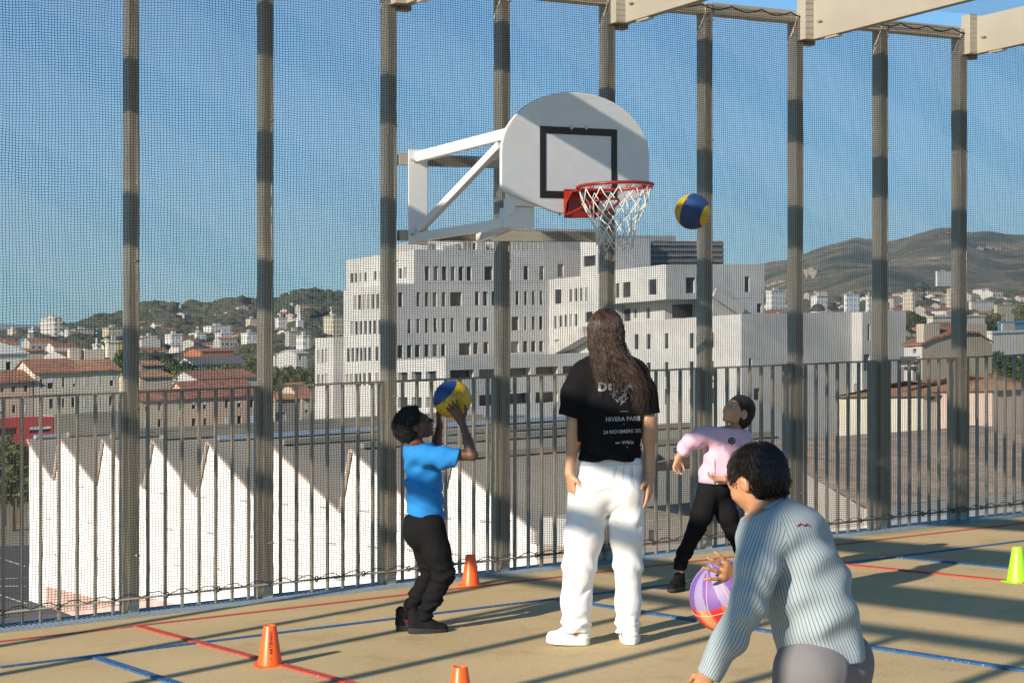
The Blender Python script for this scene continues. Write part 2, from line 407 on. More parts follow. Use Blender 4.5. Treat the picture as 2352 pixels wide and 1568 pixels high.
# arms
tA = onD(960, 450, .05)[0]
hA1 = onD(948, 360, .06)[2]; hA0 = onD(948, 545, .06)[2]
tA2 = onD(1100, 365, .05)[0]
arm_root = {}
for nm, ta_ in (('left', tA),):
    fr = MB(); fr.box(ta_-.075, ta_+.075, .045, .053, hA0-.05, hA1+.05)
    pl = fr.build('mounting_plate', M_white, hoop, bevel=.002)
    b = MB()
    for q, h in ((-.05, hA1-.02), (.05, hA1-.02), (-.05, hA0+.02), (.05, hA0+.02)):
        i = len(b.v); b.lathe([(0,.012),(.010,.012),(.010,0)], 6)
        for k in range(i, len(b.v)): v = b.v[k]; b.v[k] = W(ta_+q+v.x, .054+v.z, h+v.y)
    b.build('bolt', M_zinc, hoop)
    b = MB(); b.bar(W(ta_,.054,hA1), W(ta_,DB-.03,hA1+.01), .05, .07); b.build('upper_arm', M_white, hoop, bevel=.004)
    b = MB(); b.bar(W(ta_,.054,hA0), W(ta_,DB-.12,hA0), .05, .06); b.build('lower_arm', M_white, hoop, bevel=.004)
    b = MB(); b.bar(W(ta_+.0,.07,hA0+.05), W(ta_,DB-.16,hA1-.05), .045, .05); b.build('brace', M_white, hoop, bevel=.004)
    b = MB(); b.box(ta_+.0, ta_+.19, DB-.17, DB-.06, hA0-.03, hA0+.10); b.box(ta_+.02, ta_+.21, DB-.155, DB-.03, hA0+.102, hA0+.16); b.box(ta_+.21, ta_+.42, DB-.09, DB-.03, hA0+.115, hA0+.15); b.build('adjuster', M_white, hoop, bevel=.003)
    b = MB(); b.box(ta_-.03, ta_+.03, DB-.058, DB-.029, hA0+.05, hA1+.05); b.build('upright', M_white, hoop)
b = MB(); b.bar(W(tA+.36, DB-.08, hA0+.13), W(tA+.41, DB-.08, hA0+.06), .018, .018); b.build('lever', M_black, hoop)
for z0_, z1_ in ((hA1-.02, hA1-.04), (hA0+.0, hA0+.0)):
    b = MB(); b.bar(W(tA2,.054,z0_), W(tA+.12,DB-.18,z1_), .05, .055); b.build('side_arm', M_white, hoop, bevel=.004)
b = MB()
b.box(1.5*SP*0+2*SP+.036, 4*SP-.036, .001, .040, hA1-.055, hA1+.02); b.box(2*SP+.036, 4*SP-.036, .001, .040, hA0-.02, hA0+.05)
b.build('crossbar', M_taupe, hoop)
# rim
RR = .236; RM = tc_+.02; RD = DB+.15+RR
hR = onY(1405, 428, W(RM, RD, 0).y)[2]
RMt = onY(1405, 428, W(RM, RD, 0).y)[0]
RMt = RM-.005
b = MB(); b.tube([W(RMt+RR*math.cos(a), RD+RR*math.sin(a), hR) for a in np.linspace(0, 2*math.pi, 49)[:-1]], .0105, 10, close=True)
b.build('rim', M_rim, hoop, smooth=True)
print('rim h', hR)
b = MB()
for s in (-1, 1):
    b.prism([W(RMt+s*.10, DB+.005, hR+.012), W(RMt+s*.10, DB+.03, hR-.06), W(RMt+s*.10, DB+.02, hR-.16), W(RMt+s*.10, DB+.005, hR-.16)][::1], W(.004*s,0,0)-W(0,0,0))
b.box(RMt-.125, RMt+.125, DB+.004, DB+.011, hR-.165, hR+.018)
b.box(RMt-.10, RMt+.10, DB+.012, DB+.17, hR-.006, hR+.004)
for s in (-1, 1):
    b.prism([W(RMt+s*.122, DB+.011, hR-.0), W(RMt+s*.122, DB+.11, hR-.003), W(RMt+s*.122, DB+.04, hR-.07), W(RMt+s*.122, DB+.011, hR-.16)], W(.005*s,0,0)-W(0,0,0))
b.build('rim_bracket', M_rim, hoop)
b = MB()
arc_pts = []
for k in range(25):
    a = -math.pi*.0+math.pi*k/24
    arc_pts.append(W(RMt+.125*math.copysign(abs(math.cos(a))**.6, math.cos(a)), DB+.02+.33*abs(math.sin(a))**.8, hR-.150+.075*math.sin(a)))
b.tube(arc_pts, .008, 8)
b.build('support_loop', M_rim, hoop, smooth=True)
# net hooks + net
b = MB()
for k in range(12):
    a = 2*math.pi*(k+.5)/12
    c = Vector((RMt+(RR-.004)*math.cos(a), RD+(RR-.004)*math.sin(a)))
    tx, ty = -math.sin(a), math.cos(a)
    P = []
    for u in np.linspace(-1, 1, 9): P.append(W(c.x+tx*.020*u, c.y+ty*.020*u, hR-.012-.018*(1-abs(2*abs(u)-1))))
    b.tube(P, .0032, 5)
b.build('net_hooks', M_rim, hoop, smooth=True)
b = MB(); NH = 12; levels = [(.222,-.02),(.205,-.10),(.165,-.185),(.135,-.235),(.118,-.285),(.112,-.335),(.115,-.385)]
def npt(l, k):
    r, z = levels[l]; a = 2*math.pi*(k+.5*(l % 2))/NH+.13*l*.15
    j = RS.RandomState(l*31+int(k) % NH) if False else np.random.RandomState(l*31+int(k) % NH)
    r = r*(1+j.uniform(-.05,.05)*(l > 1)); z = z+j.uniform(-.012,.012)*(l > 1)-.02*(l > 3)*math.cos(a)
    return W(RMt+r*math.cos(a), RD+r*math.sin(a), hR+z)
for l in range(len(levels)-1):
    for k in range(NH):
        for dk in ((0, -1) if l % 2 == 0 else (0, 1)):
            p = npt(l, k); q = npt(l+1, (k+dk) % NH if l % 2 == 0 else (k+dk) % NH)
            mid = (p+q)/2+Vector((0,0,-.006)); b.tube([p, mid, q], .0036, 5)
        if l >= 1:
            p = npt(l, k); b.tube([p+Vector((0,0,.006)), p-Vector((0,0,.006))], .0062, 5)
for k in range(NH):
    p = npt(6, k); q = npt(6, (k+1) % NH); mid = (p+q)/2
b.build('net', M_cord, hoop, smooth=True)
tag(hoop, 'basketball hoop with grey white fan backboard, red rim and white net on a wall bracket', 'basketball hoop')
# ================================================================== cones
def make_cone(base, name, col, label, text=None, H=.20, rb=.062, yaw=0):
    root = empty('training_cone', base)
    b = MB(); s = .085
    prof = [(rb, .006), (rb*.98, .012), (.032, H-.004), (.030, H), (.0275, H), (.0275, H-.01), (rb-.008, .012)]
    b.lathe(prof, 40, base)
    m = mat('cone_'+name, col, .38, spec=.5, sss=0)
    b.build('shell', m, root, smooth=True)
    b = MB(); pts = []
    for k in range(4):
        a = math.pi/2*k+math.pi/4+yaw
        for e in (-.12, .12): pts.append(Vector((math.cos(a+e)*s*1.15, math.sin(a+e)*s*1.15, 0)))
    b.prism([Vector(base)+p for p in pts], (0,0,.006))
    b.build('base', m, root)
    tag(root, label, 'cone', 'training cones on the floor')
    return root
def floorpos(px, py): t, d, h = onH(px, py); return W(t, d, 0.0)
CO = (.85,.115,.012)
# size by picture
c1 = floorpos(620, 1527); c2 = floorpos(1081, 1344); c3 = floorpos(1057, 1640); c4 = floorpos(2337, 1336)
cone1 = make_cone(c1, 'orange', CO, 'orange training cone with black lettering, left of the front', yaw=.2)
make_cone(c2, 'orange', CO, 'orange training cone by the fence behind the boy in blue', H=.205, yaw=.5)
make_cone(c3, 'orange', CO, 'orange training cone cut off by the bottom edge of the picture', yaw=.3)
make_cone(c4, 'lime', (.33,.72,.02), 'lime green training cone at the right edge of the picture', H=.215, rb=.066, yaw=.4)
def text_mesh(s, size, extrude=0.0, font=None, bold=0.0, sx=1.0):
    cu = bpy.data.curves.new('text', 'FONT'); cu.body = s; cu.size = size; cu.align_x = 'CENTER'; cu.align_y = 'CENTER'; cu.offset = bold; cu.resolution_u = 3
    ob = bpy.data.objects.new('tmp', cu); COL.objects.link(ob)
    dg = bpy.context.evaluated_depsgraph_get(); me = bpy.data.meshes.new_from_object(ob.evaluated_get(dg))
    bpy.data.objects.remove(ob); bm = bmesh.new(); bm.from_mesh(me)
    bmesh.ops.triangulate(bm, faces=bm.faces)
    V = [(v.co.x*sx, v.co.y) for v in bm.verts]; F = [tuple(v.index for v in f.verts) for f in bm.faces]
    bm.free(); return V, F
# lettering down the cone
V, F = text_mesh('ARTENGO', .021, bold=.0004, sx=1.15); b = MB()
ang0 = math.atan2(-c1.y, -c1.x)+.10
for (x, y) in V:
    h = .118+x; r = .062+(.031-.062)*(h-.012)/(.20-.012)+.0012; a = ang0-(-y)/r*-1*-1
    a = ang0 + (-y)/r
    b.v.append(c1+Vector((r*math.cos(a), r*math.sin(a), h)))
b.f = F
k = len(b.v)
for q in range(10):
    a0 = 2*math.pi*q/10; x = .042+.0042*math.cos(a0)*(1 if q % 2 else .6); y = .0042*math.sin(a0)*(1 if q % 2 else .6)
    h = x; r = .062+(.031-.062)*(h-.012)/(.20-.012)+.0014; b.v.append(c1+Vector((r*math.cos(ang0-y/r), r*math.sin(ang0-y/r), h)))
b.f.append(tuple(range(k, k+10)))
b.build('lettering', M_black, cone1)
# ================================================================== the town behind the net
GH = -18.0
def C6(x, y): return 716.6+.4687*x, 496.1+.4687*y
def C7(x, y): return .336*x, .336*y+661.5
def C8(x, y): return 1653.8+.2969*x, 496.1+.2969*y
M_bw = mat('white_render', (.47,.47,.46), .8, .16, .22, bump=.3, bscale=1.5)
M_glass = mat('dark_window', (.035,.04,.05), .25, .5, .6, spec=.4)
M_blind = mat('grey_blind', (.30,.29,.27), .7, .2, 1)
M_conc = mat('grey_concrete', (.45,.44,.42), .85, .15, .5)
M_louver = mat('dark_louvre', (.13,.13,.14), .6, .3, 2)
class Bld:
    def __init__(s, label, cat, base, wall, name='building', group=None):
        s.root = empty(name, base); tag(s.root, label, cat, group); s.wall = wall; s.mb = MB(); s.k = 0
        s.rng = random.Random(hash(label) % 1000 if False else len(label)*7)
    def face(s, mp, a0, a1, b0, b1, rects, rec, pane=None, frame=True):
        rects = [r for r in rects if r[0] < a1 and r[1] > a0 and r[2] < b1 and r[3] > b0]
        rects = [(max(r[0],a0+.02), min(r[1],a1-.02), max(r[2],b0+.02), min(r[3],b1-.02)) for r in rects]
        A = sorted({a0, a1, *[r[0] for r in rects], *[r[1] for r in rects]}); B = sorted({b0, b1, *[r[2] for r in rects], *[r[3] for r in rects]})
        for i in range(len(A)-1):
            for j in range(len(B)-1):
                ca = (A[i]+A[i+1])/2; cb_ = (B[j]+B[j+1])/2
                if any(r[0] < ca < r[1] and r[2] < cb_ < r[3] for r in rects): continue
                s.mb.quad(mp(A[i],B[j],0), mp(A[i+1],B[j],0), mp(A[i+1],B[j+1],0), mp(A[i],B[j+1],0))
        for r in rects:
            c = [(r[0],r[2]),(r[1],r[2]),(r[1],r[3]),(r[0],r[3])]
            for k in range(4):
                p, q = c[k], c[(k+1)%4]; s.mb.quad(mp(*p,0), mp(*q,0), mp(*q,rec), mp(*p,rec))
            b = MB(); b.quad(*[mp(*p, rec) for p in c]); s.k += 1
            pm = pane or (M_glass if s.rng.random() > .18 else M_blind)
            b.build('window', pm, s.root)
    def block(s, T0, T1, D0, D1, H0, H1, wd=(), wt=(), rec=.35, pane=None):
        s.face(lambda a, b_, c: W(a, D1-c, b_), T0, T1, H0, H1, list(wd), rec, pane)
        s.face(lambda a, b_, c: W(T0+c*.5, a, b_), D0, D1, H0, H1, list(wt), rec, pane)
        m = s.mb; m.quad(W(T0,D0,H1),W(T1,D0,H1),W(T1,D1,H1),W(T0,D1,H1)); m.quad(W(T1,D0,H0),W(T1,D1,H0),W(T1,D1,H1),W(T1,D0,H1)); m.quad(W(T0,D0,H0),W(T1,D0,H0),W(T1,D0,H1),W(T0,D0,H1))
        m.quad(W(T0,D0,H0),W(T1,D0,H0),W(T1,D1,H0),W(T0,D1,H0))
    def done(s, part='wall'): return s.mb.build(part, s.wall, s.root)
def rd(D, cv, rects):   # pixel rectangles -> (t0,t1,h0,h1) on a face d=D
    out = []
    for x0, x1, y0, y1 in rects:
        a = onD(*cv(x0, (y0+y1)/2), D); b_ = onD(*cv(x1, (y0+y1)/2), D); xm = (x0+x1)/2
        out.append((a[0], b_[0], onD(*cv(xm, y1), D)[2], onD(*cv(xm, y0), D)[2]))
    return out
def rt(T, cv, rects):
    out = []
    for x0, x1, y0, y1 in rects:
        a = onT(*cv(x0, (y0+y1)/2), T)[1]; b_ = onT(*cv(x1, (y0+y1)/2), T)[1]; xm = (x0+x1)/2
        out.append((min(a,b_), max(a,b_), onT(*cv(xm, y1), T)[2], onT(*cv(xm, y0), T)[2]))
    return out
D1 = -178.0
TAt = onD(*C6(500,165), D1)[0]; TAl = onD(*C6(400,400), D1)[0]; T2 = onD(*C6(1160,400), D1)[0]
hTopA = onD(*C6(500,165), D1)[2]; hF1 = onD(*C6(500,330), D1)[2]
# --- left wing
L_ = Bld('long white office block with rows of narrow windows, its left end lit by the sun', 'building', W(TAl, D1, GH), M_bw, 'office_building')
dA0 = onT(*C6(168,215), TAt)[1]; dM0 = onT(*C6(155,340), TAl)[1]
r1 = [(554,576,247,316),(597,618,247,316),(637,660,247,316),(679,702,247,316),(720,742,247,316),(758,782,247,316),(845,886,247,313),(935,975,250,313),(1038,1060,245,312),(1114,1138,245,312),(1203,1234,235,298)]
t1 = [(187,201,282,326),(208,221,280,324),(232,244,278,322),(255,268,276,320),(303,316,272,314),(330,342,268,312),(365,378,264,308),(424,440,256,305),(448,464,252,302)]
L_.block(TAt, T2+5, dA0, D1, hF1, hTopA, rd(D1,C6,r1), rt(TAt,C6,t1))
rows = [(422,445,374,446),(512,528,374,443),(553,570,374,443),(591,612,374,443),(637,655,374,441),(677,735,372,440),(798,820,370,438),(838,860,370,438),(880,905,370,438),(930,950,370,438),(1000,1014,368,436),(1040,1055,368,436),(1077,1092,367,435),(1115,1130,367,435),
 (470,486,503,573),(512,528,503,572),(553,570,502,571),(597,612,501,570),(637,655,500,569),(679,695,499,568),(758,780,498,566),(798,820,497,565),(838,860,496,564),(895,940,495,563),(978,1014,493,560),(1040,1053,492,558),(1077,1092,491,557),(1115,1130,490,556),
 (420,445,632,694),(465,490,631,692),(505,530,630,690),(551,573,628,688),(590,615,627,686),(633,655,625,684),(720,778,621,680),(790,815,620,676),(840,865,618,674),(975,1015,614,668),(1035,1057,613,666),(1074,1097,612,665),(1113,1135,611,664)]
tr = []
for y0, y1, xs in ((388,458,(205,225,247,270,292,315,340,365)),(516,582,(188,210,232,255,277,299,325,350,375)),(646,712,(170,192,213,233,253,274,310,340,370)),(772,832,(165,187,208,228,250,274,310,340))):
    tr += [(x, x+14, y0-(x-200)*.05, y1-(x-200)*.04) for x in xs]
L_.block(TAl, T2, dM0, D1, GH, hF1-.02, rd(D1,C6,rows), rt(TAl,C6,tr))
dn1 = dM0-.05; TAn = onD(*C6(105,600), dn1)[0]; dn0 = onT(*C6(15,600), TAn)[1]; hn = onT(*C6(105,592), TAn)[2]
L_.block(TAn, TAl+12, dn0, dn1, GH, hn, (), rt(TAn,C6,[(27,36,655,722),(46,56,652,720),(64,75,650,718),(27,36,775,835),(46,56,775,835),(64,75,772,832)]))
L_.done()
# --- terraces at the foot of the left wing
Bt = Bld('low white terrace storeys with long dark window bands in front of the office block', 'building', W(TAl, D1, GH), M_bw, 'terrace_building')
DB_ = onT(*C6(655,700), TAl)[1]; hb_top = onT(*C6(655,693), TAl)[2]
def hy(y): return onT(*C6(655,y), TAl)[2]
bands = [(hy(803), hy(757)), (hy(938), hy(885))]
wd = []; wt_ = []
t = TAl+.6
while t < T2-3:
    for a, c in bands: wd.append((t, t+(3.2 if int(t*10)%3 else 1.9), a, c))
    t += 3.9
d = D1+1
while d < DB_-2:
    for a, c in bands: wt_.append((d, d+2.4, a, c))
    d += 3.3
Bt.block(TAl+.0, T2-.05, D1+.05, DB_, GH, hb_top, wd, wt_, rec=1.2)
Bt.done()
# --- right wing: stacked white boxes
R_ = Bld('stacked white cubic office wing with a blank shaded end wall, right of the long block', 'building', W(T2, D1, GH), M_bw, 'office_building')
D2 = onT(*C6(1735,300), T2)[1]; D3 = onT(*C6(2105,500), T2)[1]; DC = onT(*C6(1445,400), T2)[1]
hC = onD(*C6(1160,312), D1)[2]; hD = onT(*C6(1735,237), T2)[2]; hDb = onT(*C6(1735,408), T2)[2]; hE = onT(*C6(2105,480), T2)[2]
T2r = onD(*C6(2217,300), D2)[0]
R_.block(T2, T2r-8, D1+.02, DC, GH, hC, (), rt(T2,C6,[(1190,1222,360,430),(1262,1272,358,420),(1288,1300,355,418),(1313,1323,352,416),(1340,1350,350,414),(1187,1198,488,552),(1212,1224,486,550),(1237,1248,484,548),(1262,1273,482,547),(1287,1300,480,545),(1340,1375,470,520),(1190,1220,605,660),(1262,1275,600,650),(1300,1330,598,650),(1190,1220,730,780),(1262,1290,725,770)]))
Rw2 = [(1487,1505,330,400),(1523,1560,323,398),(1650,1688,310,385)]
R_.block(T2, T2r, DC+.01, D2, hDb, hD, rd(D2,C6,[(1832,1878,300,378),(2122,2145,295,373)]), rt(T2,C6,Rw2))
Tsol = onD(*C6(1965,440), D2)[0]
R_.block(T2+2.5, Tsol, DC+.02, D2-3.5, hE, hDb-.01, rd(D2-3.5,C6,[(1765,1878,432,497)]), rt(T2+2.5,C6,[(1525,1560,455,515),(1580,1590,452,500),(1640,1655,448,500)]))
R_.block(Tsol, T2r-.02, DC+.03, D2-.02, hE, hDb-.02, rd(D2-.02,C6,[(2180,2205,428,472)]), ())
T3 = onD(1957, 800, D3)[0]
ew = []
for y0, y1 in ((578,652),(718,790),(850,925)):
    ew += [(x, x+w_, y0-(x-1580)*.02, y1-(x-1580)*.02) for x, w_ in ((1580,20),(1640,18),(1728,18),(1850,20),(1950,18))]
R_.block(T2-.02, T3, DC-10, D3, GH, hE, rd(D3,C8,[(225,247,1100,1235),(262,312,1330,1420)]), rt(T2-.02,C6,ew))
DF = onT(1981, 800, T3)[1]; hFF = onT(1981, 716, T3)[2]; T4 = onD(2081, 800, DF)[0]
R_.block(T3-.03, T4, D3-10, DF, GH, hFF, rd(DF,C8,[(1142,1162,838,963),(962+150,1030+130,1070,1195)]), rt(T3-.03,C8,[(1035,1062,1295,1400)]))
R_.done()
# shutters and stair
b = MB(); a = onD(*C6(1970,375), D2+.5); c = onD(*C6(2110,470), D2+.5); b.bar(W(*a), W(*c), .3, 1.1); b.build('outside_stair', M_conc, R_.root)
b = MB(); a = onT(*C6(1185,665), T2-1.2); c = onT(*C6(1355,565), T2-1.2); b.bar(W(*a), W(*c), 1.6, 1.3); b.build('outside_stair', M_conc, R_.root)
# roof volumes
U = Bld('pale grey rooftop plant storey set back above the long white block', 'building', W(TAt+20, D1-6, hTopA), mat('pale_grey_cladding', (.36,.36,.35), .7, .06, .4), 'rooftop_storey')
tu0 = onD(*C6(905,100), D1-4)[0]; tu1 = onD(*C6(1500,100), D1-4)[0]; hu = onD(*C6(1100,62), D1-4)[2]
U.block(tu0, tu1, D1-30, D1-4, hTopA-.5, hu); tu2 = onD(*C6(1785,100), D1-4)[0]; hu2 = onD(*C6(1600,95), D1-4)[2]
U.block(tu1+.02, tu2, D1-28, D1-4.1, hTopA-6, hu2); U.done()
b = MB(); p = W((tu1+tu2)/2+3, D1-10, hu2); b.tube([p, p+Vector((0,0,5))], .08, 5); b.build('mast', M_conc, U.root)
V_ = Bld('small white rooftop room with one square window beside the hoop net', 'building', W(T2+1, D1, hC), M_bw, 'rooftop_room')
V_.block(T2+1, T2+9, onT(*C6(1315,200),T2+1)[1], onT(*C6(1402,200),T2+1)[1], hC-.3, onT(*C6(1402,110),T2+1)[2], (), rt(T2+1,C6,[(1330,1388,195,246)])); V_.done()
K = Bld('dark louvred plant enclosure on the roof of the white office wing', 'building', W(T2, D2, hD), M_louver, 'plant_enclosure')
DK = D1+8; tk0 = onD(*C6(1635,150), DK)[0]; tk1 = onD(*C6(2015,150), DK)[0]; hk = onD(*C6(1635,122), DK)[2]
K.block(tk0, tk1, DK-12, DK, hD-6, hk); K.done()
b = MB(); h = hD
while h < hk: b.box(tk0-.05, tk1+.05, DK, DK+.15, h, h+.25); h += .7
b.build('louvres', mat('louvre_slat', (.22,.22,.23), .6), K.root)
# ------------------------------------------------------------------ saw-tooth hall
TS = 43.7
M_saww = mat('limewashed_wall', (.86,.85,.83), .9, .08, .15, bump=.2, bscale=3)
M_sawr = mat('zinc_roof', (.27,.25,.21), .8, .14, .25)
M_edge = mat('terracotta_edge', (.50,.40,.33), .8)
peaks = [(67,1009),(142,1004),(241,1009),(356,1011),(482,1014),(631,1024),(812,1032),(1042,1056)]
vals = [(127,1101),(225,1111),(336,1120),(457,1140),(598,1146),(787,1174),(1010,1205),(1252,1232)]
prof = []
for p_, v_ in zip(peaks, vals): prof += [onT(*p_, TS), onT(*v_, TS)]
d_left = prof[0][1]
# regularise: steep face leans only slightly
saw = empty('sawtooth_hall', W(TS, prof[-1][1], GH))
tag(saw, 'whitewashed factory hall with a saw-tooth roof line directly below the fence', 'factory hall')
b = MB(); base = [W(TS, prof[0][1]-.6, GH)]+[W(TS, q[1], q[2]) for q in prof]+[W(TS, prof[-1][1], GH)]
for k in range(len(prof)-1):
    q0, q1 = prof[k], prof[k+1]
    b.quad(W(TS,q0[1],GH), W(TS,q1[1],GH), W(TS,q1[1],q1[2]), W(TS,q0[1],q0[2]))
b.build('wall', M_saww, saw)
def TEd(d): return TS+20+18*(prof[-1][1]-d)/(prof[-1][1]-prof[0][1])
b = MB()
for k in range(len(prof)-1):
    q0, q1 = prof[k], prof[k+1]
    b.quad(W(TS-.15,q0[1],q0[2]+.05), W(TS-.15,q1[1],q1[2]+.05), W(TEd(q1[1]),q1[1],q1[2]+.05), W(TEd(q0[1]),q0[1],q0[2]+.05))
TE = TEd(prof[0][1])
b.quad(W(TS,prof[0][1],prof[0][2]+.05), W(TE,prof[0][1],prof[0][2]+.05), W(TE,prof[0][1],GH), W(TS,prof[0][1],GH))
b.quad(*[W(TEd(q[0]),*q) for q in ((prof[0][1],GH),(prof[-1][1],GH),(prof[-1][1],prof[-1][2]-.3),(prof[0][1],prof[0][2]))])
b.build('roof', M_sawr, saw)
b = MB()
for k in range(len(prof)-1):
    q0, q1 = prof[k], prof[k+1]; b.bar(W(TS-.2,q0[1],q0[2]+.0), W(TS-.2,q1[1],q1[2]+.0), .16, .10)
b.build('roof_edge', M_edge, saw)
# gutters and skylights along the roofs
M_sky = mat('skylight_blue', (.30,.38,.46), .35)
for k in range(0, len(prof), 2):
    q = prof[k]; b = MB(); b.box(TS+.5, TEd(q[1])-.5, q[1]-.4, q[1]+.3, q[2]+.06, q[2]+.35); b.build('ridge_cap', M_sky if k % 8 == 0 else M_sawr, saw)
q = prof[-2]; q1 = prof[-1]
for (ta_, tb2) in ((TS+8, TS+12), (TS+13.5, TS+18)):
    u = .12; b = MB(); dd0 = q[1]+(q1[1]-q[1])*u; hh0 = q[2]+(q1[2]-q[2])*u; u = .22; dd1 = q[1]+(q1[1]-q[1])*u; hh1 = q[2]+(q1[2]-q[2])*u
    b.hexa([W(ta_,dd0,hh0),W(tb2,dd0,hh0),W(tb2,dd1,hh1),W(ta_,dd1,hh1),W(ta_,dd0,hh0+.3),W(tb2,dd0,hh0+.3),W(tb2,dd1,hh1+.3),W(ta_,dd1,hh1+.3)]); b.build('skylight', M_glass, saw)
# red graffiti-toned plinth panels low on the wall (faded pink render)
M_pink = mat('faded_pink_render', (.62,.40,.34), .9, .25, 1.2)
for (xa, xb, ya, yb) in ((105,300,1345,1392),(300,470,1362,1400)):
    q0 = onT(xa, ya, TS-.03); q1 = onT(xb, ya+20, TS-.03); b = MB(); b.box(TS-.03, TS-.01, q0[1], q1[1], onT(xa,yb+30,TS)[2], onT(xa,ya,TS)[2]); b.build('painted_panel', M_pink, saw)
# small wall vents in rows
for r_, yy in enumerate((1110,1190,1270)):
    for k in range(12):
        x = 90+k*92+r_*17; qq = onT(x, yy+k*8+ r_*2, TS-.04)
        if x > 1180: continue
        b = MB(); b.box(TS-.04, TS-.005, qq[1], qq[1]+1.1, qq[2], qq[2]+.10); b.build('wall_vent', M_conc, saw)
# --- pantile roof at the right
M_tile = mat('old_pantiles', (.47,.355,.25), .85, col2=(.24,.185,.14), vscale=1.3, bump=.6, bscale=4, vlo=.3, vhi=.7)
def tile_waves(m, N, L, bs, tc):
    mp = N.new('ShaderNodeMapping'); mp.inputs['Rotation'].default_value = (0, 0, -TH); L.new(tc.outputs['Object'], mp.inputs[0])
    wv = N.new('ShaderNodeTexWave'); wv.inputs['Scale'].default_value = 1.6; wv.bands_direction = 'X'; L.new(mp.outputs[0], wv.inputs[0])
    bp = N.new('ShaderNodeBump'); bp.inputs['Strength'].default_value = .8; bp.inputs['Distance'].default_value = .12; L.new(wv.outputs[0], bp.inputs['Height']); L.new(bp.outputs[0], bs.inputs['Normal'])
M_tiler = mat('red_pantiles', (.36,.16,.10), .85, col2=(.20,.10,.07), vscale=.8, build=tile_waves)
M_tileo = mat('orange_pantiles', (.44,.24,.13), .85, col2=(.30,.17,.10), vscale=.8, build=tile_waves)
e0 = onH(1990, 1166, -4.0); De = e0[1]; e1 = onD(2520, 1130, De); Dr = De-13
g0 = onD(1730, 990, Dr); g1 = onD(2258, 977, Dr)
pt = empty('tiled_hall', W(e0[0], De, GH)); tag(pt, 'large shed roof of old brown pantiles with a hipped end at the right edge', 'building')
b = MB(); he = onD(1990,1166,De)[2]
hg = g1[2]; tR2 = g1[0]+9
b.quad(W(e0[0],De,he), W(tR2,De,he), W(g1[0],Dr,hg), W(g0[0],Dr,hg)); b.quad(W(tR2,De,he), W(tR2,Dr-12,he), W(g1[0],Dr-1,hg), W(g1[0],Dr,hg)); b.quad(W(g0[0],Dr,hg), W(g1[0],Dr,hg), W(g1[0]+2,Dr-12,he), W(g0[0],Dr-12,he))
b.build('roof', M_tile, pt)
b = MB(); b.box(e0[0]+.3, tR2, De-.8, De-.5, GH, he-.15); b.quad(W(e0[0],De,he-.05), W(g0[0],Dr,hg-.05), W(g0[0],Dr,he-6), W(e0[0],De,he-6)); b.build('wall', mat('grey_render', (.42,.38,.33), .9, .2, .5), pt)
b = MB(); b.box(e0[0], tR2, De-.1, De+.12, he-.75, he-.02); b.build('fascia', M_conc, pt); b = MB(); b.box(e0[0], tR2, De+.02, De+.2, he-.95, he-.76); b.build('tile_edge', M_edge, pt)
# flat roof in front of it
q = onT(1252,1232,TS); b = MB(); fb = empty('flat_roof_annex', W(TS, q[1], GH)); tag(fb, 'flat sandy roof with a parapet and pipes just outside the fence foot', 'building')
Hf = q[2]-.3
b.box(TS-.5, TS+130, q[1]+.01, q[1]+26, GH, Hf); b.build('roof', mat('sandy_roof', (.36,.30,.24), .9, .2, .4), fb)
b = MB(); b.box(TS-.7, TS+130, q[1]-.2, q[1]+.2, Hf+.01, Hf+.6); b.build('parapet', M_conc, fb)
for dd in (3, 9): 
    b = MB(); b.box(TS+1, TS+120, q[1]+dd, q[1]+dd+.35, Hf+.01, Hf+.45); b.build('duct', M_conc, fb)
b = MB(); b.box(TS-.5, TS+3.5, q[1]+.3, q[1]+3.5, Hf+.01, Hf+1.3); b.build('roof_hatch', M_conc, fb)
# ------------------------------------------------------------------ ground
b = MB(); s_ = 9000
b.quad(Vector((-s_,-s_,GH-SL*0)), Vector((s_,-s_,GH)), Vector((s_,s_,GH)), Vector((-s_,s_,GH)))
gr = b.build('ground', mat('town_ground', (.22,.20,.16), .95, col2=(.10,.11,.06), vscale=.03)); tag(gr, kind='structure')
q0 = onH(-60, 1245, GH+.1); q1 = onH(62, 1245, GH+.1)
def GP(x, y, h): q = onH(x, y, h); return Vector((*W(q[0], q[1], 0)[:2], h))
def gpt(x, y, z): a = (x-1176)/FPX; b_ = (HZ-y)/FPX; Y = (z-EYE)/b_; return Vector((a*Y, Y, z))
b = MB(); b.quad(gpt(-260,1262,GH+.05), gpt(160,1248,GH+.05), gpt(160,1600,GH+.05), gpt(-260,1600,GH+.05))
tag(b.build('car_park', mat('asphalt', (.055,.057,.062), .9, .2, .5)), kind='structure')

b = MB()
for (xa, ya, xb, yb) in ((-40,1268,60,1300),(-30,1330,60,1326),(-60,1345,60,1345),(-40,1352,60,1385)):
    p = gpt(xa,ya,GH+.1); q = gpt(xb,yb,GH+.1); b.bar(p, q, .12, .02)
tag(b.build('road_markings', mat('white_road_paint', (.6,.6,.58), .8)), kind='structure')

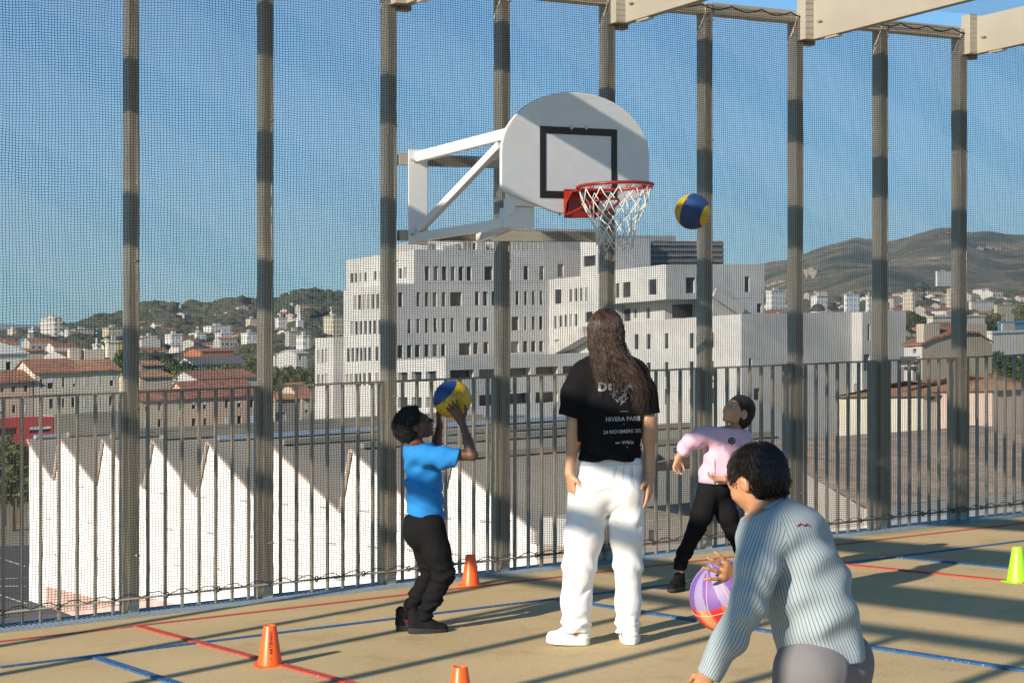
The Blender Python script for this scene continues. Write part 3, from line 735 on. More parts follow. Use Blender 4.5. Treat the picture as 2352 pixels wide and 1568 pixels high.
# plant on the roofs of the white block
rgp = random.Random(8)
for k in range(9):
    t = TAt+6+k*(T2-TAt-10)/9+rgp.uniform(-1,1); d = D1-3-rgp.uniform(0,3); w_ = rgp.uniform(.8,2.2); h = rgp.uniform(.6,1.5)
    b = MB(); b.box(t, t+w_, d-1.5, d, hTopA+.01, hTopA+h); b.build('roof_unit', M_conc if k % 2 else M_blind, L_.root)
b = MB()
for k in range(0, 30): t = TAt+k*(T2-TAt)/30; b.box(t, t+.06, D1-.5, D1-.44, hTopA, hTopA+1.0)
b.box(TAt, T2, D1-.5, D1-.45, hTopA+1.0, hTopA+1.06); b.build('roof_railing', M_conc, L_.root)
# ------------------------------------------------------------------ terrain behind the town
def lerp_tab(x, tab):
    xs = [p[0] for p in tab]; ys = [p[1] for p in tab]; return float(np.interp(x, xs, ys))
RIDGE_L = [(-900,800),(-200,790),(60,775),(148,762),(190,750),(235,735),(282,725),(330,712),(386,708),(470,712),(538,702),(588,696),(655,690),(722,684),(790,678),(900,690),(1300,700)]
RIDGE_R = [(1300,660),(1500,640),(1700,608),(1757,606),(1805,598),(1860,585),(1906,566),(1965,549),(2000,553),(2055,551),(2100,541),(2158,532),(2188,527),(2232,535),(2292,539),(2352,536),(2600,560),(3200,600)]
def rows_at(px):
    zg = lambda Y: HZ+(EYE-GH)/Y*FPX
    left = [(300, zg(300)+4), (430, 908-(px)*.03), (700, 838), (1150, 785 if px > 500 else 785+(500-px)*.02), (1800, lerp_tab(px, RIDGE_L)), (2500, lerp_tab(px, RIDGE_L)+25)]
    right = [(300, zg(300)+4), (430, 868), (800, 800), (1700, 716), (4500, lerp_tab(px, RIDGE_R)), (6500, lerp_tab(px, RIDGE_R)+30)]
    u = min(1, max(0, (px-1250)/300)); u = u*u*(3-2*u)
    return [(a[0]*(1-u)+b_[0]*u, a[1]*(1-u)+b_[1]*u) for a, b_ in zip(left, right)]
def terr(px, s):      # s in 0..5 -> point
    r = rows_at(px); i = min(4, int(s)); f = s-i
    Y = r[i][0]*(1-f)+r[i+1][0]*f; py = r[i][1]*(1-f)+r[i+1][1]*f
    if 3 <= s <= 4 and px > 1500: py += 16*math.sin(f*math.pi)*math.sin(px*.011+1)+12*math.sin(f*6.3)*math.sin(px*.021)
    z = EYE+Y*(HZ-py)/FPX
    z += (Y*.0035)*(mnoise.noise(Vector((px*.012, Y*.004, 3)))) * (1 if .3 < s < 4.9 else 0)
    return Vector(((px-1176)/FPX*Y, Y, z)), py
def terr_at(px, py):   # s where the terrain meets a picture row
    best = None
    for k in range(0, 164):
        s = .1+k*.024
        p = terr(px, s)[1]
        if p <= py: return s
    return 4.0
V = []; F = []; pxs = np.linspace(-900, 3200, 260); ss = np.linspace(0, 5, 90)
for i, px in enumerate(pxs):
    for j, s in enumerate(ss): V.append(tuple(terr(float(px), float(s))[0]))
n = len(ss)
for i in range(len(pxs)-1):
    for j in range(n-1): F.append((i*n+j, (i+1)*n+j, (i+1)*n+j+1, i*n+j+1))
def hill_build(m, N, L, bs, tc):
    def nz(sc, det=8):
        x = N.new('ShaderNodeTexNoise'); x.inputs['Scale'].default_value = sc; x.inputs['Detail'].default_value = det; L.new(tc.outputs['Object'], x.inputs['Vector']); return x
    def ramp(src, st):
        r = N.new('ShaderNodeValToRGB'); r.color_ramp.elements[0].position = st[0][0]; r.color_ramp.elements[0].color = (*st[0][1], 1)
        r.color_ramp.elements[1].position = st[-1][0]; r.color_ramp.elements[1].color = (*st[-1][1], 1)
        for p, c in st[1:-1]: e = r.color_ramp.elements.new(p); e.color = (*c, 1)
        L.new(src.outputs[0], r.inputs[0]); return r
    a = ramp(nz(.006), [(.36,(.04,.058,.028)),(.49,(.11,.108,.058)),(.61,(.23,.185,.115))])
    c = ramp(nz(.05), [(.35,(.35,.38,.3)),(.65,(1.5,1.45,1.35))])
    mx = N.new('ShaderNodeMixRGB'); mx.blend_type = 'MULTIPLY'; mx.inputs[0].default_value = 1
    L.new(a.outputs[0], mx.inputs[1]); L.new(c.outputs[0], mx.inputs[2])
    s = ramp(nz(.0022), [(.64,(0,0,0)),(.70,(1,1,1))]); m2 = N.new('ShaderNodeMixRGB'); L.new(s.outputs[0], m2.inputs[0]); L.new(mx.outputs[0], m2.inputs[1]); m2.inputs[2].default_value = (.34,.27,.19,1)
    L.new(m2.outputs[0], bs.inputs['Base Color'])
ter = npmesh('hills', V, F, mat('hill_scrub', (.1,.1,.06), .95, build=hill_build), smooth=True); tag(ter, kind='structure')
# tracks and quarry faces on the far hill
M_sand = mat('sandy_track', (.52,.42,.28), .95, .2, .02)
def track(pts, wpx, nm='hill_track'):
    b = MB(); rows = []; n = max(8, int((pts[-1][0]-pts[0][0])/5))
    for i in range(n+1):
        px = pts[0][0]+(pts[-1][0]-pts[0][0])*i/n; py = lerp_tab(px, pts); e = math.sin(math.pi*i/n)**.5
        wd_ = wpx*e*(.75+.6*mnoise.noise(Vector((px*.13,2,wpx)))); y0 = py+wpx*.35*mnoise.noise(Vector((px*.09,7,1)))
        rows.append([terr(px, terr_at(px, y0+wd_*j/4))[0]*.9985+Vector((0,0,EYE*.0015+.6)) for j in range(5)])
    for i in range(n):
        for j in range(4): b.quad(rows[i][j+1], rows[i+1][j+1], rows[i+1][j], rows[i][j])
    tag(b.build(nm, M_sand), kind='structure')
track([C8(x,y) for x, y in ((1640,150),(1700,136),(1760,122),(1800,114))], 6)
track([C8(x,y) for x, y in ((1930,248),(2010,258),(2100,262),(2200,272),(2352,285))], 7)
track([C8(x,y) for x, y in ((1550,335),(1620,340),(1700,338),(1750,330))], 3)
track([C8(x,y) for x, y in ((640,430),(700,415),(760,412))], 34, 'quarry_face')
track([C8(x,y) for x, y in ((350,548),(420,520),(515,505))], 14, 'quarry_face')
# distant blue ridge at the far left
b = MB(); pr = [(-900,755),(-300,742),(-60,740),(40,745),(85,747),(140,760),(230,778),(500,800)]
for (a, c) in zip(pr[:-1], pr[1:]):
    Yf = 14000; f = lambda p, dy, Y: Vector(((p[0]-1176)/FPX*Y, Y, EYE+Y*(HZ-p[1]-dy)/FPX))
    b.quad(f(a,60,Yf-4500), f(c,60,Yf-4500), f(c,0,Yf), f(a,0,Yf)); b.quad(f(a,0,Yf), f(c,0,Yf), f(c,70,Yf+4000), f(a,70,Yf+4000))
tag(b.build('far_mountain', mat('far_hill', (.13,.15,.17), 1, .2, .0006)), kind='structure')
# ------------------------------------------------------------------ woods (uncountable) on the slopes
phi = (1+5**.5)/2
ICO = np.array([(-1,phi,0),(1,phi,0),(-1,-phi,0),(1,-phi,0),(0,-1,phi),(0,1,phi),(0,-1,-phi),(0,1,-phi),(phi,0,-1),(phi,0,1),(-phi,0,-1),(-phi,0,1)])/1.9
ICF = np.array([(0,11,5),(0,5,1),(0,1,7),(0,7,10),(0,10,11),(1,5,9),(5,11,4),(11,10,2),(10,7,6),(7,1,8),(3,9,4),(3,4,2),(3,2,6),(3,6,8),(3,8,9),(4,9,5),(2,4,11),(6,2,10),(8,6,7),(9,8,1)])
def blobs(name, C, R, m, label):
    C = np.array(C); R = np.array(R); n = len(C)
    J = 1+RS.uniform(-.35, .35, (n, 12, 1)); P = ICO[None]*J*R[:, None, None]*np.array([1,1,.8])+C[:, None, :]
    Fx = (ICF[None]+12*np.arange(n)[:, None, None]).reshape(-1, 3)
    o = npmesh(name, P.reshape(-1, 3), Fx, m); tag(o, label, 'woodland', kind='stuff'); return o
M_wood = mat('pine_wood', (.072,.085,.048), .95, col2=(.034,.045,.028), vscale=.02)
C = []; R = []; rg = random.Random(3)
while len(C) < 9000:
    px = rg.uniform(-150, 860); s = 1.6+2.45*rg.random()**.8
    if mnoise.noise(Vector((px*.013, s*3, 9))) < -.10+(.25 if s < 2.6 else -.25): continue
    if s > 4.03: continue
    p, py = terr(px, s); r = rg.uniform(2.2, 5.0)*(1+.15*(s-2)); C.append((p.x, p.y, p.z+r*.5)); R.append(r)
blobs('hillside_woods', C, R, M_wood, 'dark green pine woods covering the long hill on the left')
C = []; R = []
while len(C) < 7000:
    px = rg.uniform(1700, 2420); s = 1.6+1.7*rg.random()
    if mnoise.noise(Vector((px*.010, s*2.6, 4))) < .0-(.2 if s < 3.2 else 0): continue
    p, py = terr(px, s); r = rg.uniform(2.5, 5.5)*(1+.35*(s-2)); C.append((p.x, p.y, p.z+r*.45)); R.append(r)
blobs('hillside_woods', C, R, M_wood, 'green woods and scrub at the foot of the bare hill on the right')
# ------------------------------------------------------------------ far houses, many alike
WH = [mat('far_wall_white', (.58,.56,.52), .9, .1, .1), mat('far_wall_cream', (.48,.41,.31), .9, .1, .1), mat('far_wall_grey', (.40,.39,.36), .9, .1, .1)]
def far_house(kind):
    w_, d_, h_ = ((10,8,6),(16,9,7),(12,12,10),(22,10,5))[kind % 4]
    V = [(-w_/2,-d_/2,-4),(w_/2,-d_/2,-4),(w_/2,d_/2,-4),(-w_/2,d_/2,-4),(-w_/2,-d_/2,h_),(w_/2,-d_/2,h_),(w_/2,d_/2,h_),(-w_/2,d_/2,h_),(-w_/2,0,h_+2.2),(w_/2,0,h_+2.2)]
    Fq = [(0,1,5,4),(2,3,7,6),(1,2,6,9,5),(3,0,4,8,7),(4,5,9,8),(6,7,8,9)]
    k = len(V)
    for i in range(int(w_/3)):
        for r_ in range(int(h_/3)):
            x = -w_/2+1+i*3; z = .9+r_*3; V += [(x,-d_/2-.04,z),(x+1.2,-d_/2-.04,z),(x+1.2,-d_/2-.04,z+1.5),(x,-d_/2-.04,z+1.5)]
    me = bpy.data.meshes.new('far_house'); Fq2 = Fq+[(k+4*i, k+4*i+1, k+4*i+2, k+4*i+3) for i in range((len(V)-k)//4)]
    me.from_pydata(V, [], Fq2); me.materials.append(WH[kind % 3]); me.materials.append(M_tiler); me.materials.append(M_glass)
    me.polygons[4].material_index = 1; me.polygons[5].material_index = 1
    for i in range(6, len(me.polygons)): me.polygons[i].material_index = 2
    return me
FH = [far_house(k) for k in range(8)]
def put_far(px, py, k, sc, lab, grp):
    s = terr_at(px, py); p = terr(px, s)[0]; o = bpy.data.objects.new('far_house', FH[k % 8]); COL.objects.link(o)
    o.location = p; o.rotation_euler = (0,0,TH+rg.choice((0,0,.5,-.4,1.57))); o.scale = (sc,sc,sc); tag(o, lab, 'house', grp)
for i in range(175):
    px = rg.uniform(-20, 790); u = rg.random(); py = lerp_tab(px, RIDGE_L)+12+(u**.7)*(115-.02*px)
    if px > 640 and rg.random() < .6: py = 712+rg.random()*60
    put_far(px, py, rg.randrange(8), rg.uniform(.40, .85), 'small pale house among the trees on the left hillside', 'small houses on the left hillside')
for i in range(120):
    px = rg.uniform(1755, 2360); py = 690+rg.random()**1.3*100
    put_far(px, py, rg.randrange(8), rg.uniform(.6, 1.3), 'small pale house in the town below the right hill', 'small houses below the right hill')
# ------------------------------------------------------------------ blocks of flats with their own look
def grid_mat(name, col, dk=(.10,.10,.11), sx=.33, sz=.33, fill=.5):
    def bf(m, N, L, bs, tc):
        sp = N.new('ShaderNodeSeparateXYZ'); mp = N.new('ShaderNodeMapping'); mp.inputs['Rotation'].default_value = (0,0,-TH); L.new(tc.outputs['Object'], mp.inputs[0]); L.new(mp.outputs[0], sp.inputs[0])
        def cell(o, sc, fl):
            a = N.new('ShaderNodeMath'); a.operation = 'MULTIPLY'; L.new(o, a.inputs[0]); a.inputs[1].default_value = sc
            f = N.new('ShaderNodeMath'); f.operation = 'FRACT'; L.new(a.outputs[0], f.inputs[0])
            g = N.new('ShaderNodeMath'); g.operation = 'LESS_THAN'; L.new(f.outputs[0], g.inputs[0]); g.inputs[1].default_value = fl; return g
        ad = N.new('ShaderNodeMath'); ad.operation = 'ADD'; L.new(sp.outputs[0], ad.inputs[0]); L.new(sp.outputs[1], ad.inputs[1])
        g1 = cell(ad.outputs[0], sx, fill); g2 = cell(sp.outputs[2], sz, .5)
        mu = N.new('ShaderNodeMath'); mu.operation = 'MULTIPLY'; L.new(g1.outputs[0], mu.inputs[0]); L.new(g2.outputs[0], mu.inputs[1])
        mx = N.new('ShaderNodeMixRGB'); L.new(mu.outputs[0], mx.inputs[0]); mx.inputs[1].default_value = (*col,1); mx.inputs[2].default_value = (*dk,1); L.new(mx.outputs[0], bs.inputs['Base Color'])
    return mat(name, col, .85, build=bf)
GW = grid_mat('flats_white', (.60,.60,.58), (.38,.38,.38)); GC = grid_mat('flats_cream', (.52,.46,.36), (.34,.29,.22)); GB = grid_mat('flats_grey', (.55,.52,.47), (.2,.19,.18)); GO = grid_mat('flats_orange', (.62,.40,.14), (.70,.62,.48), .16, .001)
GBl = mat('blue_cladding', (.06,.26,.42), .6, .1, .1)
def flats(x0, x1, ytop, ybase, Y, m, label, sidefrac=.3, name='block_of_flats', roofm=None):
    xm = x0+(x1-x0)*sidefrac
    t0, D, _ = onY(xm, ybase, Y); hT = onY(xm, ytop, Y)[2]; hB = onY(xm, ybase, Y)[2]-14
    tE = onD(x1, ytop, D)[0]; dE = onT(x0, ytop, t0)[1]; dE = max(dE, D-60)
    root = empty(name, W(t0, D, hB)); tag(root, label, 'building', 'blocks of flats across the town')
    b = MB(); b.box(t0, tE, dE, D, hB, hT); b.build('wall', m, root)
    b = MB(); wt2 = (tE-t0)*.3; b.box(t0+wt2, t0+wt2*2, (dE*.6+D*.4), (dE*.3+D*.7), hT+.01, hT+2.2); b.build('lift_house', WH[2], root)
    b = MB(); b.box(t0-.3, tE+.3, D-.1, D+.35, hT-.02, hT+.5); b.box(t0-.35, t0+.2, dE, D-.11, hT-.02, hT+.5); b.build('roof_edge', roofm or m, root)
    return root
def f7(x0,x1,y0,y1,Y,m,l,s=.3,**k): a=C7(x0,y0); c=C7(x1,y1); return flats(a[0],c[0],a[1],c[1],Y,m,l,s,**k)
def f8(x0,x1,y0,y1,Y,m,l,s=.3,**k): a=C8(x0,y0); c=C8(x1,y1); return flats(a[0],c[0],a[1],c[1],Y,m,l,s,**k)
f7(275,422,203,335,1150,GB,'tall lone apartment tower on the skyline at the far left',.68)
f7(52,112,283,345,1300,GC,'small cream apartment block at the far left edge below the skyline',.6)
f7(193,258,280,330,1250,GC,'low cream block just left of the lone tower',.5)
f7(442,480,290,335,1100,GW,'narrow white block right of the lone tower',.6)
f7(480,640,285,330,1150,GC,'long low pale block in the trees right of the lone tower',.2)
f7(700,838,275,330,1100,GC,'pale yellow stepped block left of the nearest fence post',.3)
f7(140,290,350,418,700,GBl,'bright blue clad warehouse at the left edge of town',.25,name='warehouse')
f7(720,842,372,490,560,GO,'orange and cream striped apartment block beside the nearest fence post',.15)
f7(634,690,392,470,520,WH[0],'square cream tower house above the tiled roofs at left',.5)
f7(962,1070,335,420,900,GW,'white block with brown side right of the nearest fence post',.35)
f7(1128,1245,320,405,950,GW,'white apartment block with shaded right half, second past the nearest post',.38)
f7(1298,1410,312,400,980,GW,'white slab block in the middle between the two left posts',.45)
f7(1470,1590,310,380,1000,GW,'broad white block left of the second post',.35)
f7(1648,1760,312,410,900,GW,'white block touching the left side of the second post',.4)
f7(1680,1760,212,312,1250,GC,'tall pale tower high on the slope left of the second post',.4)
f7(1880,1962,205,320,1250,GW,'tall white tower immediately right of the second post',.3)
f7(2210,2345,195,320,1150,GC,'pale tower blocks stepping up the slope beside the white office',.5)
f7(1390,1580,262,305,1200,GW,'low white terraces above the slab block on the left slope',.3)
f7(2025,2120,330,410,800,GW,'white block left of the white office wing, low on the slope',.5)
f7(1950,2080,300,335,950,WH[2],'grey hall roof between the towers right of the second post',.2)
f8(355,510,580,735,1100,GW,'white apartment block seen just right of the office wing roof',.3)
f8(703,832,622,735,1000,GW,'white square block with a dark dome in front of it',.4)
f8(960,1078,610,715,1050,grid_mat('flats_bluewhite',(.62,.70,.74),(.4,.45,.5)),'pale blue white tower above the blank shaded wall',.15)
f8(1128,1175,615,718,1050,GW,'narrow white tower left of the second post from the right',.5)
f8(1410,1510,590,700,1300,GC,'cream apartment tower alone right of the second post from the right',.8)
f8(1748,1800,600,700,1350,GC,'cream tower touching the rightmost post',.7)
f8(1665,1790,428,458,2300,GW,'white institution building halfway up the bare hill',.15)
f8(1925,2120,665,745,1500,WH[0],'long white flat roofed halls right of the rightmost post',.1,name='hall')
f8(1600,2050,785,835,620,WH[0],'low white curved hall behind the tiled houses at right',.1,name='hall')
f8(2150,2352,830,905,480,GBl,'dark blue glazed strip of a modern building at the right edge',.05,name='office')
f8(2060,2420,905,985,420,WH[0],'white modern building with a slit window row at the right edge',.12,name='office')
f8(2120,2352,690,760,1400,WH[1],'long pinkish halls at the foot of the hill, right edge',.1,name='hall')
# dome
q = onY(*C8(757,735), 900); b = MB(); c = W(*q); b.lathe([(3.7*math.cos(a), 3.7*math.sin(a)) for a in np.linspace(0, 1.5, 8)], 20, c); tag(b.build('dome', mat('dark_dome', (.03,.03,.035), .7), None, o=c, smooth=True), 'dark round dome in front of a white block below the hill', 'dome')
# church spire
q = onY(*C7(2047,240), 1200); c = W(*q); b = MB(); b.box(q[0]-2,q[0]+2,q[1]-2,q[1]+2,q[2]-10,q[2]+2); b.lathe([(2.2,2),(.1,10)], 6, c); tag(b.build('church_spire', WH[0], None, o=c), 'white church spire on the slope left of the white office block', 'spire')
# ------------------------------------------------------------------ houses in the middle distance
M_stone = mat('beige_render', (.50,.43,.34), .9, .15, .3); M_pinkr = mat('pink_beige_render', (.54,.41,.32), .9, .15, .3); M_crm = mat('cream_render', (.58,.53,.43), .9, .12, .3)
M_shut = mat('pale_shutter', (.55,.58,.60), .7); M_grey = mat('grey_rough_wall', (.30,.28,.25), .95, .2, .5); M_redw = mat('red_shopfront', (.42,.04,.05), .6)
def house(x0, x1, ye, yb, Y, wall, roofm, yr, label, wins=(), cv=C7, depth=10, chim=(), shut=.4, side=True, name='town_house', hipx=0, Dfix=None):
    a = cv(x0, ye); c = cv(x1, ye); D = onY((a[0]+c[0])/2, a[1], Y)[1] if Dfix is None else Dfix
    p0 = onD(*a, D); p1 = onD(*c, D); hE_ = (p0[2]+p1[2])/2; hB = onD(*cv((x0+x1)/2, yb), D)[2]-6
    B_ = Bld(label, 'house', W(p0[0], D, hB), wall, name, 'old houses behind the factory hall')
    rr = rd(D, cv, wins); B_.face(lambda q, h, k: W(q, D-k, h), p0[0], p1[0], hB, hE_, rr, .25)
    m = B_.mb; m.quad(W(p0[0],D,hB), W(p0[0],D-depth,hB), W(p0[0],D-depth,hE_), W(p0[0],D,hE_)); m.quad(W(p1[0],D,hB), W(p1[0],D-depth,hB), W(p1[0],D-depth,hE_), W(p1[0],D,hE_)); m.quad(W(p0[0],D-depth,hB), W(p1[0],D-depth,hB), W(p1[0],D-depth,hE_), W(p0[0],D-depth,hE_))
    rg2 = random.Random(int(x0*13+ye))
    for r in rr:
        if rg2.random() < shut:
            b = MB(); hgt = r[3]-r[2]; f_ = rg2.choice((.45,1.,.7)); b.box(r[0]+.02, r[1]-.02, D-.12, D+.03, r[3]-hgt*f_, r[3]-.03); b.build('shutter', M_shut, B_.root)
    if yr is not None and hipx:
        hr = onD(*cv((x0+x1)/2, yr), D-depth/2)[2]; b = MB(); o_ = .4; q = [W(p0[0]-o_,D+o_,hE_), W(p1[0]+o_,D+o_,hE_), W(p1[0]+o_,D-depth-o_,hE_), W(p0[0]-o_,D-depth-o_,hE_)]; ra = W(p0[0]+hipx,D-depth/2,hr); rb = W(p1[0]-hipx,D-depth/2,hr)
        b.quad(q[0],q[1],rb,ra); b.quad(q[2],q[3],ra,rb); b.poly([q[1],q[2],rb]); b.poly([q[3],q[0],ra]); b.poly(q[::-1]); b.build('roof', roofm, B_.root)
    elif yr is not None:
        hr = onD(*cv((x0+x1)/2, yr), D-depth/2)[2]
        m.poly([W(p0[0],D,hE_), W(p0[0],D-depth,hE_), W(p0[0],D-depth/2,hr-.3)]); m.poly([W(p1[0],D,hE_), W(p1[0],D-depth,hE_), W(p1[0],D-depth/2,hr-.3)])
        b = MB(); o_ = .5
        for sg in (1, -1):
            de = D+o_ if sg == 1 else D-depth-o_
            P = [W(p0[0]-.3,de,hE_-.1), W(p1[0]+.3,de,hE_-.1), W(p1[0]+.3-hipx,D-depth/2,hr), W(p0[0]-.3+hipx,D-depth/2,hr)]
            b.hexa([q-Vector((0,0,.2)) for q in P]+P)
        b.build('roof', roofm, B_.root)
        for cx, cw2 in chim:
            q = onD(*cv(cx, yr), D-depth/2); b = MB(); b.box(q[0]-cw2/2, q[0]+cw2/2, D-depth/2-.5, D-depth/2+.5, hr-1, hr+1.3); b.build('chimney', M_crm, B_.root)
    else:
        m.quad(W(p0[0],D,hE_), W(p1[0],D,hE_), W(p1[0],D-depth,hE_), W(p0[0],D-depth,hE_))
    B_.done(); return B_
DRA = onY(*C7(400,565), 255)[1]; DRB = onY(*C7(1150,750), 335)[1]; DRR = onY(*C7(80,900), 235)[1]
house(-60,225,632,880,265,M_pinkr,M_tiler,560,'pinkish house with a red tiled roof at the far left edge',[(3,28,680,710),(78,105,672,710),(165,188,665,708),(3,28,800,860),(82,106,800,850),(-40,-15,690,740),(160,180,790,850)],Dfix=DRA)
house(235,535,567,862,255,M_crm,M_tiler,480,'cream house with a darker red tiled roof and one chimney left of the nearest post',[(275,292,618,682),(325,362,614,684),(424,441,612,676),(500,516,608,670),(262,288,764,826),(336,362,756,822),(424,440,752,815),(488,510,745,812)],chim=[(505,1.6)],Dfix=DRA)
house(536,812,553,858,255,M_crm,M_tileo,478,'cream house with a paler tiled roof touching the nearest post',[(570,592,606,668),(655,682,600,668),(750,776,598,668),(570,592,745,812),(655,682,740,808),(745,770,738,800)],chim=[(640,3)],shut=.7,Dfix=DRA)
house(-80,365,888,1010,235,M_redw,None,None,'dark red shopfront building at the left edge',[(0,120,955,1000),(200,350,945,985)],name='shop',Dfix=DRR)
house(370,875,852,1000,236,M_grey,None,None,'long windowless grey building right of the red shopfront',[],name='shed',depth=6,Dfix=DRR)
house(950,1290,757,955,330,M_stone,M_tiler,690,'narrow beige house with a low tiled roof right of the nearest post',[(992,1012,778,838),(1078,1102,778,836),(1225,1250,776,832),(990,1012,895,955),(1078,1100,897,950),(1225,1247,888,944)],depth=9,shut=.4,Dfix=DRB)
house(1292,1760,737,955,335,M_pinkr,M_tiler,625,'wide pinkish house with red roof left of the second post',[(1312,1336,772,826),(1390,1410,770,826),(1465,1480,768,820),(1538,1560,764,818),(1625,1648,762,812),(1706,1732,758,812),(1312,1336,888,940),(1392,1410,890,935),(1465,1480,885,930),(1538,1562,884,930),(1625,1650,872,925),(1706,1732,868,920)],depth=12,shut=.55,Dfix=DRB)
house(960,1180,600,770,360,M_stone,M_tileo,560,'blank beige gable house behind the narrow beige house',[],depth=14)
house(965,1110,520,640,380,M_grey,M_tileo,492,'grey gable end rising left of the dark trees',[],depth=8)
house(1350,1760,610,700,400,M_bw,M_tiler,555,'low white house with a broad red roof behind the wide pinkish house',[],depth=16)
house(1880,2052,748,905,330,M_grey,M_tileo,720,'rough grey shed with a black opening right of the second post',[(1882,1952,850,908)],depth=8,shut=0,name='shed')
house(2060,2155,745,905,345,M_stone,M_tiler,640,'narrow house with a steep red roof left of the white office',[(2085,2105,790,850)],depth=12)
house(1330,1690,515,560,520,M_bw,mat('slate_roof',(.12,.12,.13),.7,.2,.5),462,'long white hall with a dark slate roof beyond the trees',[(x,x+14,528,550) for x in range(1390,1680,24)],depth=14,name='hall',shut=0)
house(1375,1600,425,465,650,mat('brick_red',(.40,.15,.08),.9,.2,.3),M_tiler,408,'long brick red hall beyond the slate roof',[],depth=16,name='hall')
house(2025,2100,440,500,560,M_bw,M_bw,418,'little white gabled house left of the white office',[(2045,2060,460,490)],depth=14,shut=0)
house(1880,2030,455,520,600,M_bw,mat('slate_roof',(.1,.1,.1)),445,'pale low hall left of the little white gabled house',[],depth=14,name='hall')
house(-60,185,440,560,330,mat('pale_green_cladding',(.60,.63,.56),.7),mat('pale_roof',(.55,.56,.52),.7),375,'big pale gabled warehouse at the far left edge',[(40,75,505,560)],depth=30,name='warehouse',shut=0)
house(150,300,420,470,420,M_stone,M_tileo,410,'plain beige house below the blue warehouse',[],depth=10)
# right-hand houses
def corner_house():
    Y = 190; a = C8(1565,1000); t0, D, hE_ = onY(*a, Y); t1 = onD(*C8(2105,985), D)[0]; dF = onT(*C8(1425,1000), t0)[1]; hB = hE_-16
    B_ = Bld('tall house with a blank tan side wall and a white balconied front', 'house', W(t0, D, hB), mat('tan_gable',(.42,.35,.26),.9,.12,.4), 'town_house', 'old houses behind the factory hall')
    P = [onD(*C8(x,y), D) for x, y in ((1565,1000),(1640,955),(1800,912),(1985,908),(2105,985))]
    B_.mb.poly([W(t0,D,hB)]+[W(t1,D,hB)]+[W(q[0],D,q[2]) for q in P[::-1]]); B_.mb.quad(W(t1,D,hB), W(t1,dF,hB), W(t1,dF,P[-1][2]), W(t1,D,P[-1][2])); B_.done('side_wall')
    B_.mb = MB(); B_.wall = M_bw; rr = rt(t0, C8, [(1446,1476,1085,1145),(1492,1548,1085,1145),(1490,1540,1185,1330),(1448,1474,1190,1330),(1490,1520,1028,1062)])
    B_.face(lambda q, h, k: W(t0+k, q, h), dF, D-.01, hB, hE_, rr, .5); B_.done('front_wall')
    for y in (1150, 1345):
        h = onT(*C8(1500,y), t0)[2]; b = MB(); b.box(t0-.9, t0-.01, dF+.3, D-.3, h-.15, h); b.build('balcony', M_conc, B_.root)
        b = MB(); b.box(t0-.9, t0-.87, dF+.3, D-.3, h+.01, h+.9); b.build('balcony_rail', mat('iron_railing', (.05,.05,.055), .6), B_.root)
    b = MB()
    for i in range(4):
        q0, q1 = P[i], P[i+1]; b.hexa([W(q0[0]-.3*(i==0),D+.25,q0[2]),W(q1[0],D+.25,q1[2]),W(q1[0],dF-.3,q1[2]+1.2*(i>0)),W(q0[0]-.3*(i==0),dF-.3,q0[2]+1.2*(i>0))]+[W(q0[0]-.3*(i==0),D+.25,q0[2]+.18),W(q1[0],D+.25,q1[2]+.18),W(q1[0],dF-.3,q1[2]+.18+1.2*(i>0)),W(q0[0]-.3*(i==0),dF-.3,q0[2]+.18+1.2*(i>0))])
    b.build('roof', M_tiler, B_.root)
    for x, w_ in ((1640,2.4),(1990,3.0)):
        q = onD(*C8(x,905), D); b = MB(); b.box(q[0]-w_/2, q[0]+w_/2, D-1.1, D-.02, q[2]-4, q[2]+1.0); b.build('chimney', M_stone, B_.root)
corner_house()
if 0: house(1440,1565,1000,1420,190,M_bw,M_tiler,890,'tall white house with balconies and red roof right of the office wing',[(1445,1475,1085,1150),(1490,1550,1085,1150),(1490,1535,1190,1330),(1450,1475,1200,1330),(1490,1520,1030,1065)],cv=C8,depth=8,shut=.2)
if 0: house(1566,2105,960,1300,185,mat('tan_gable',(.42,.35,.26),.9,.12,.4),M_tiler,900,'broad windowless tan house wall between the two rightmost posts',[],cv=C8,depth=9,chim=[(1640,3.0),(1990,3.4)])
house(1570,2200,1375,1560,160,M_crm,M_tileo,1250,'low cream house with a bright orange roof below the tan wall',[(1632,1660,1395,1420),(1690,1722,1395,1420),(1755,1785,1395,1420),(1820,1850,1395,1420),(1900,1930,1395,1420)],cv=C8,depth=11,shut=0,hipx=7)
house(2105,2500,1340,1560,155,mat('salmon_render',(.55,.42,.36),.9,.1,.4),M_tileo,1200,'salmon coloured house with a hipped roof at the right edge',[],cv=C8,depth=10,hipx=5)
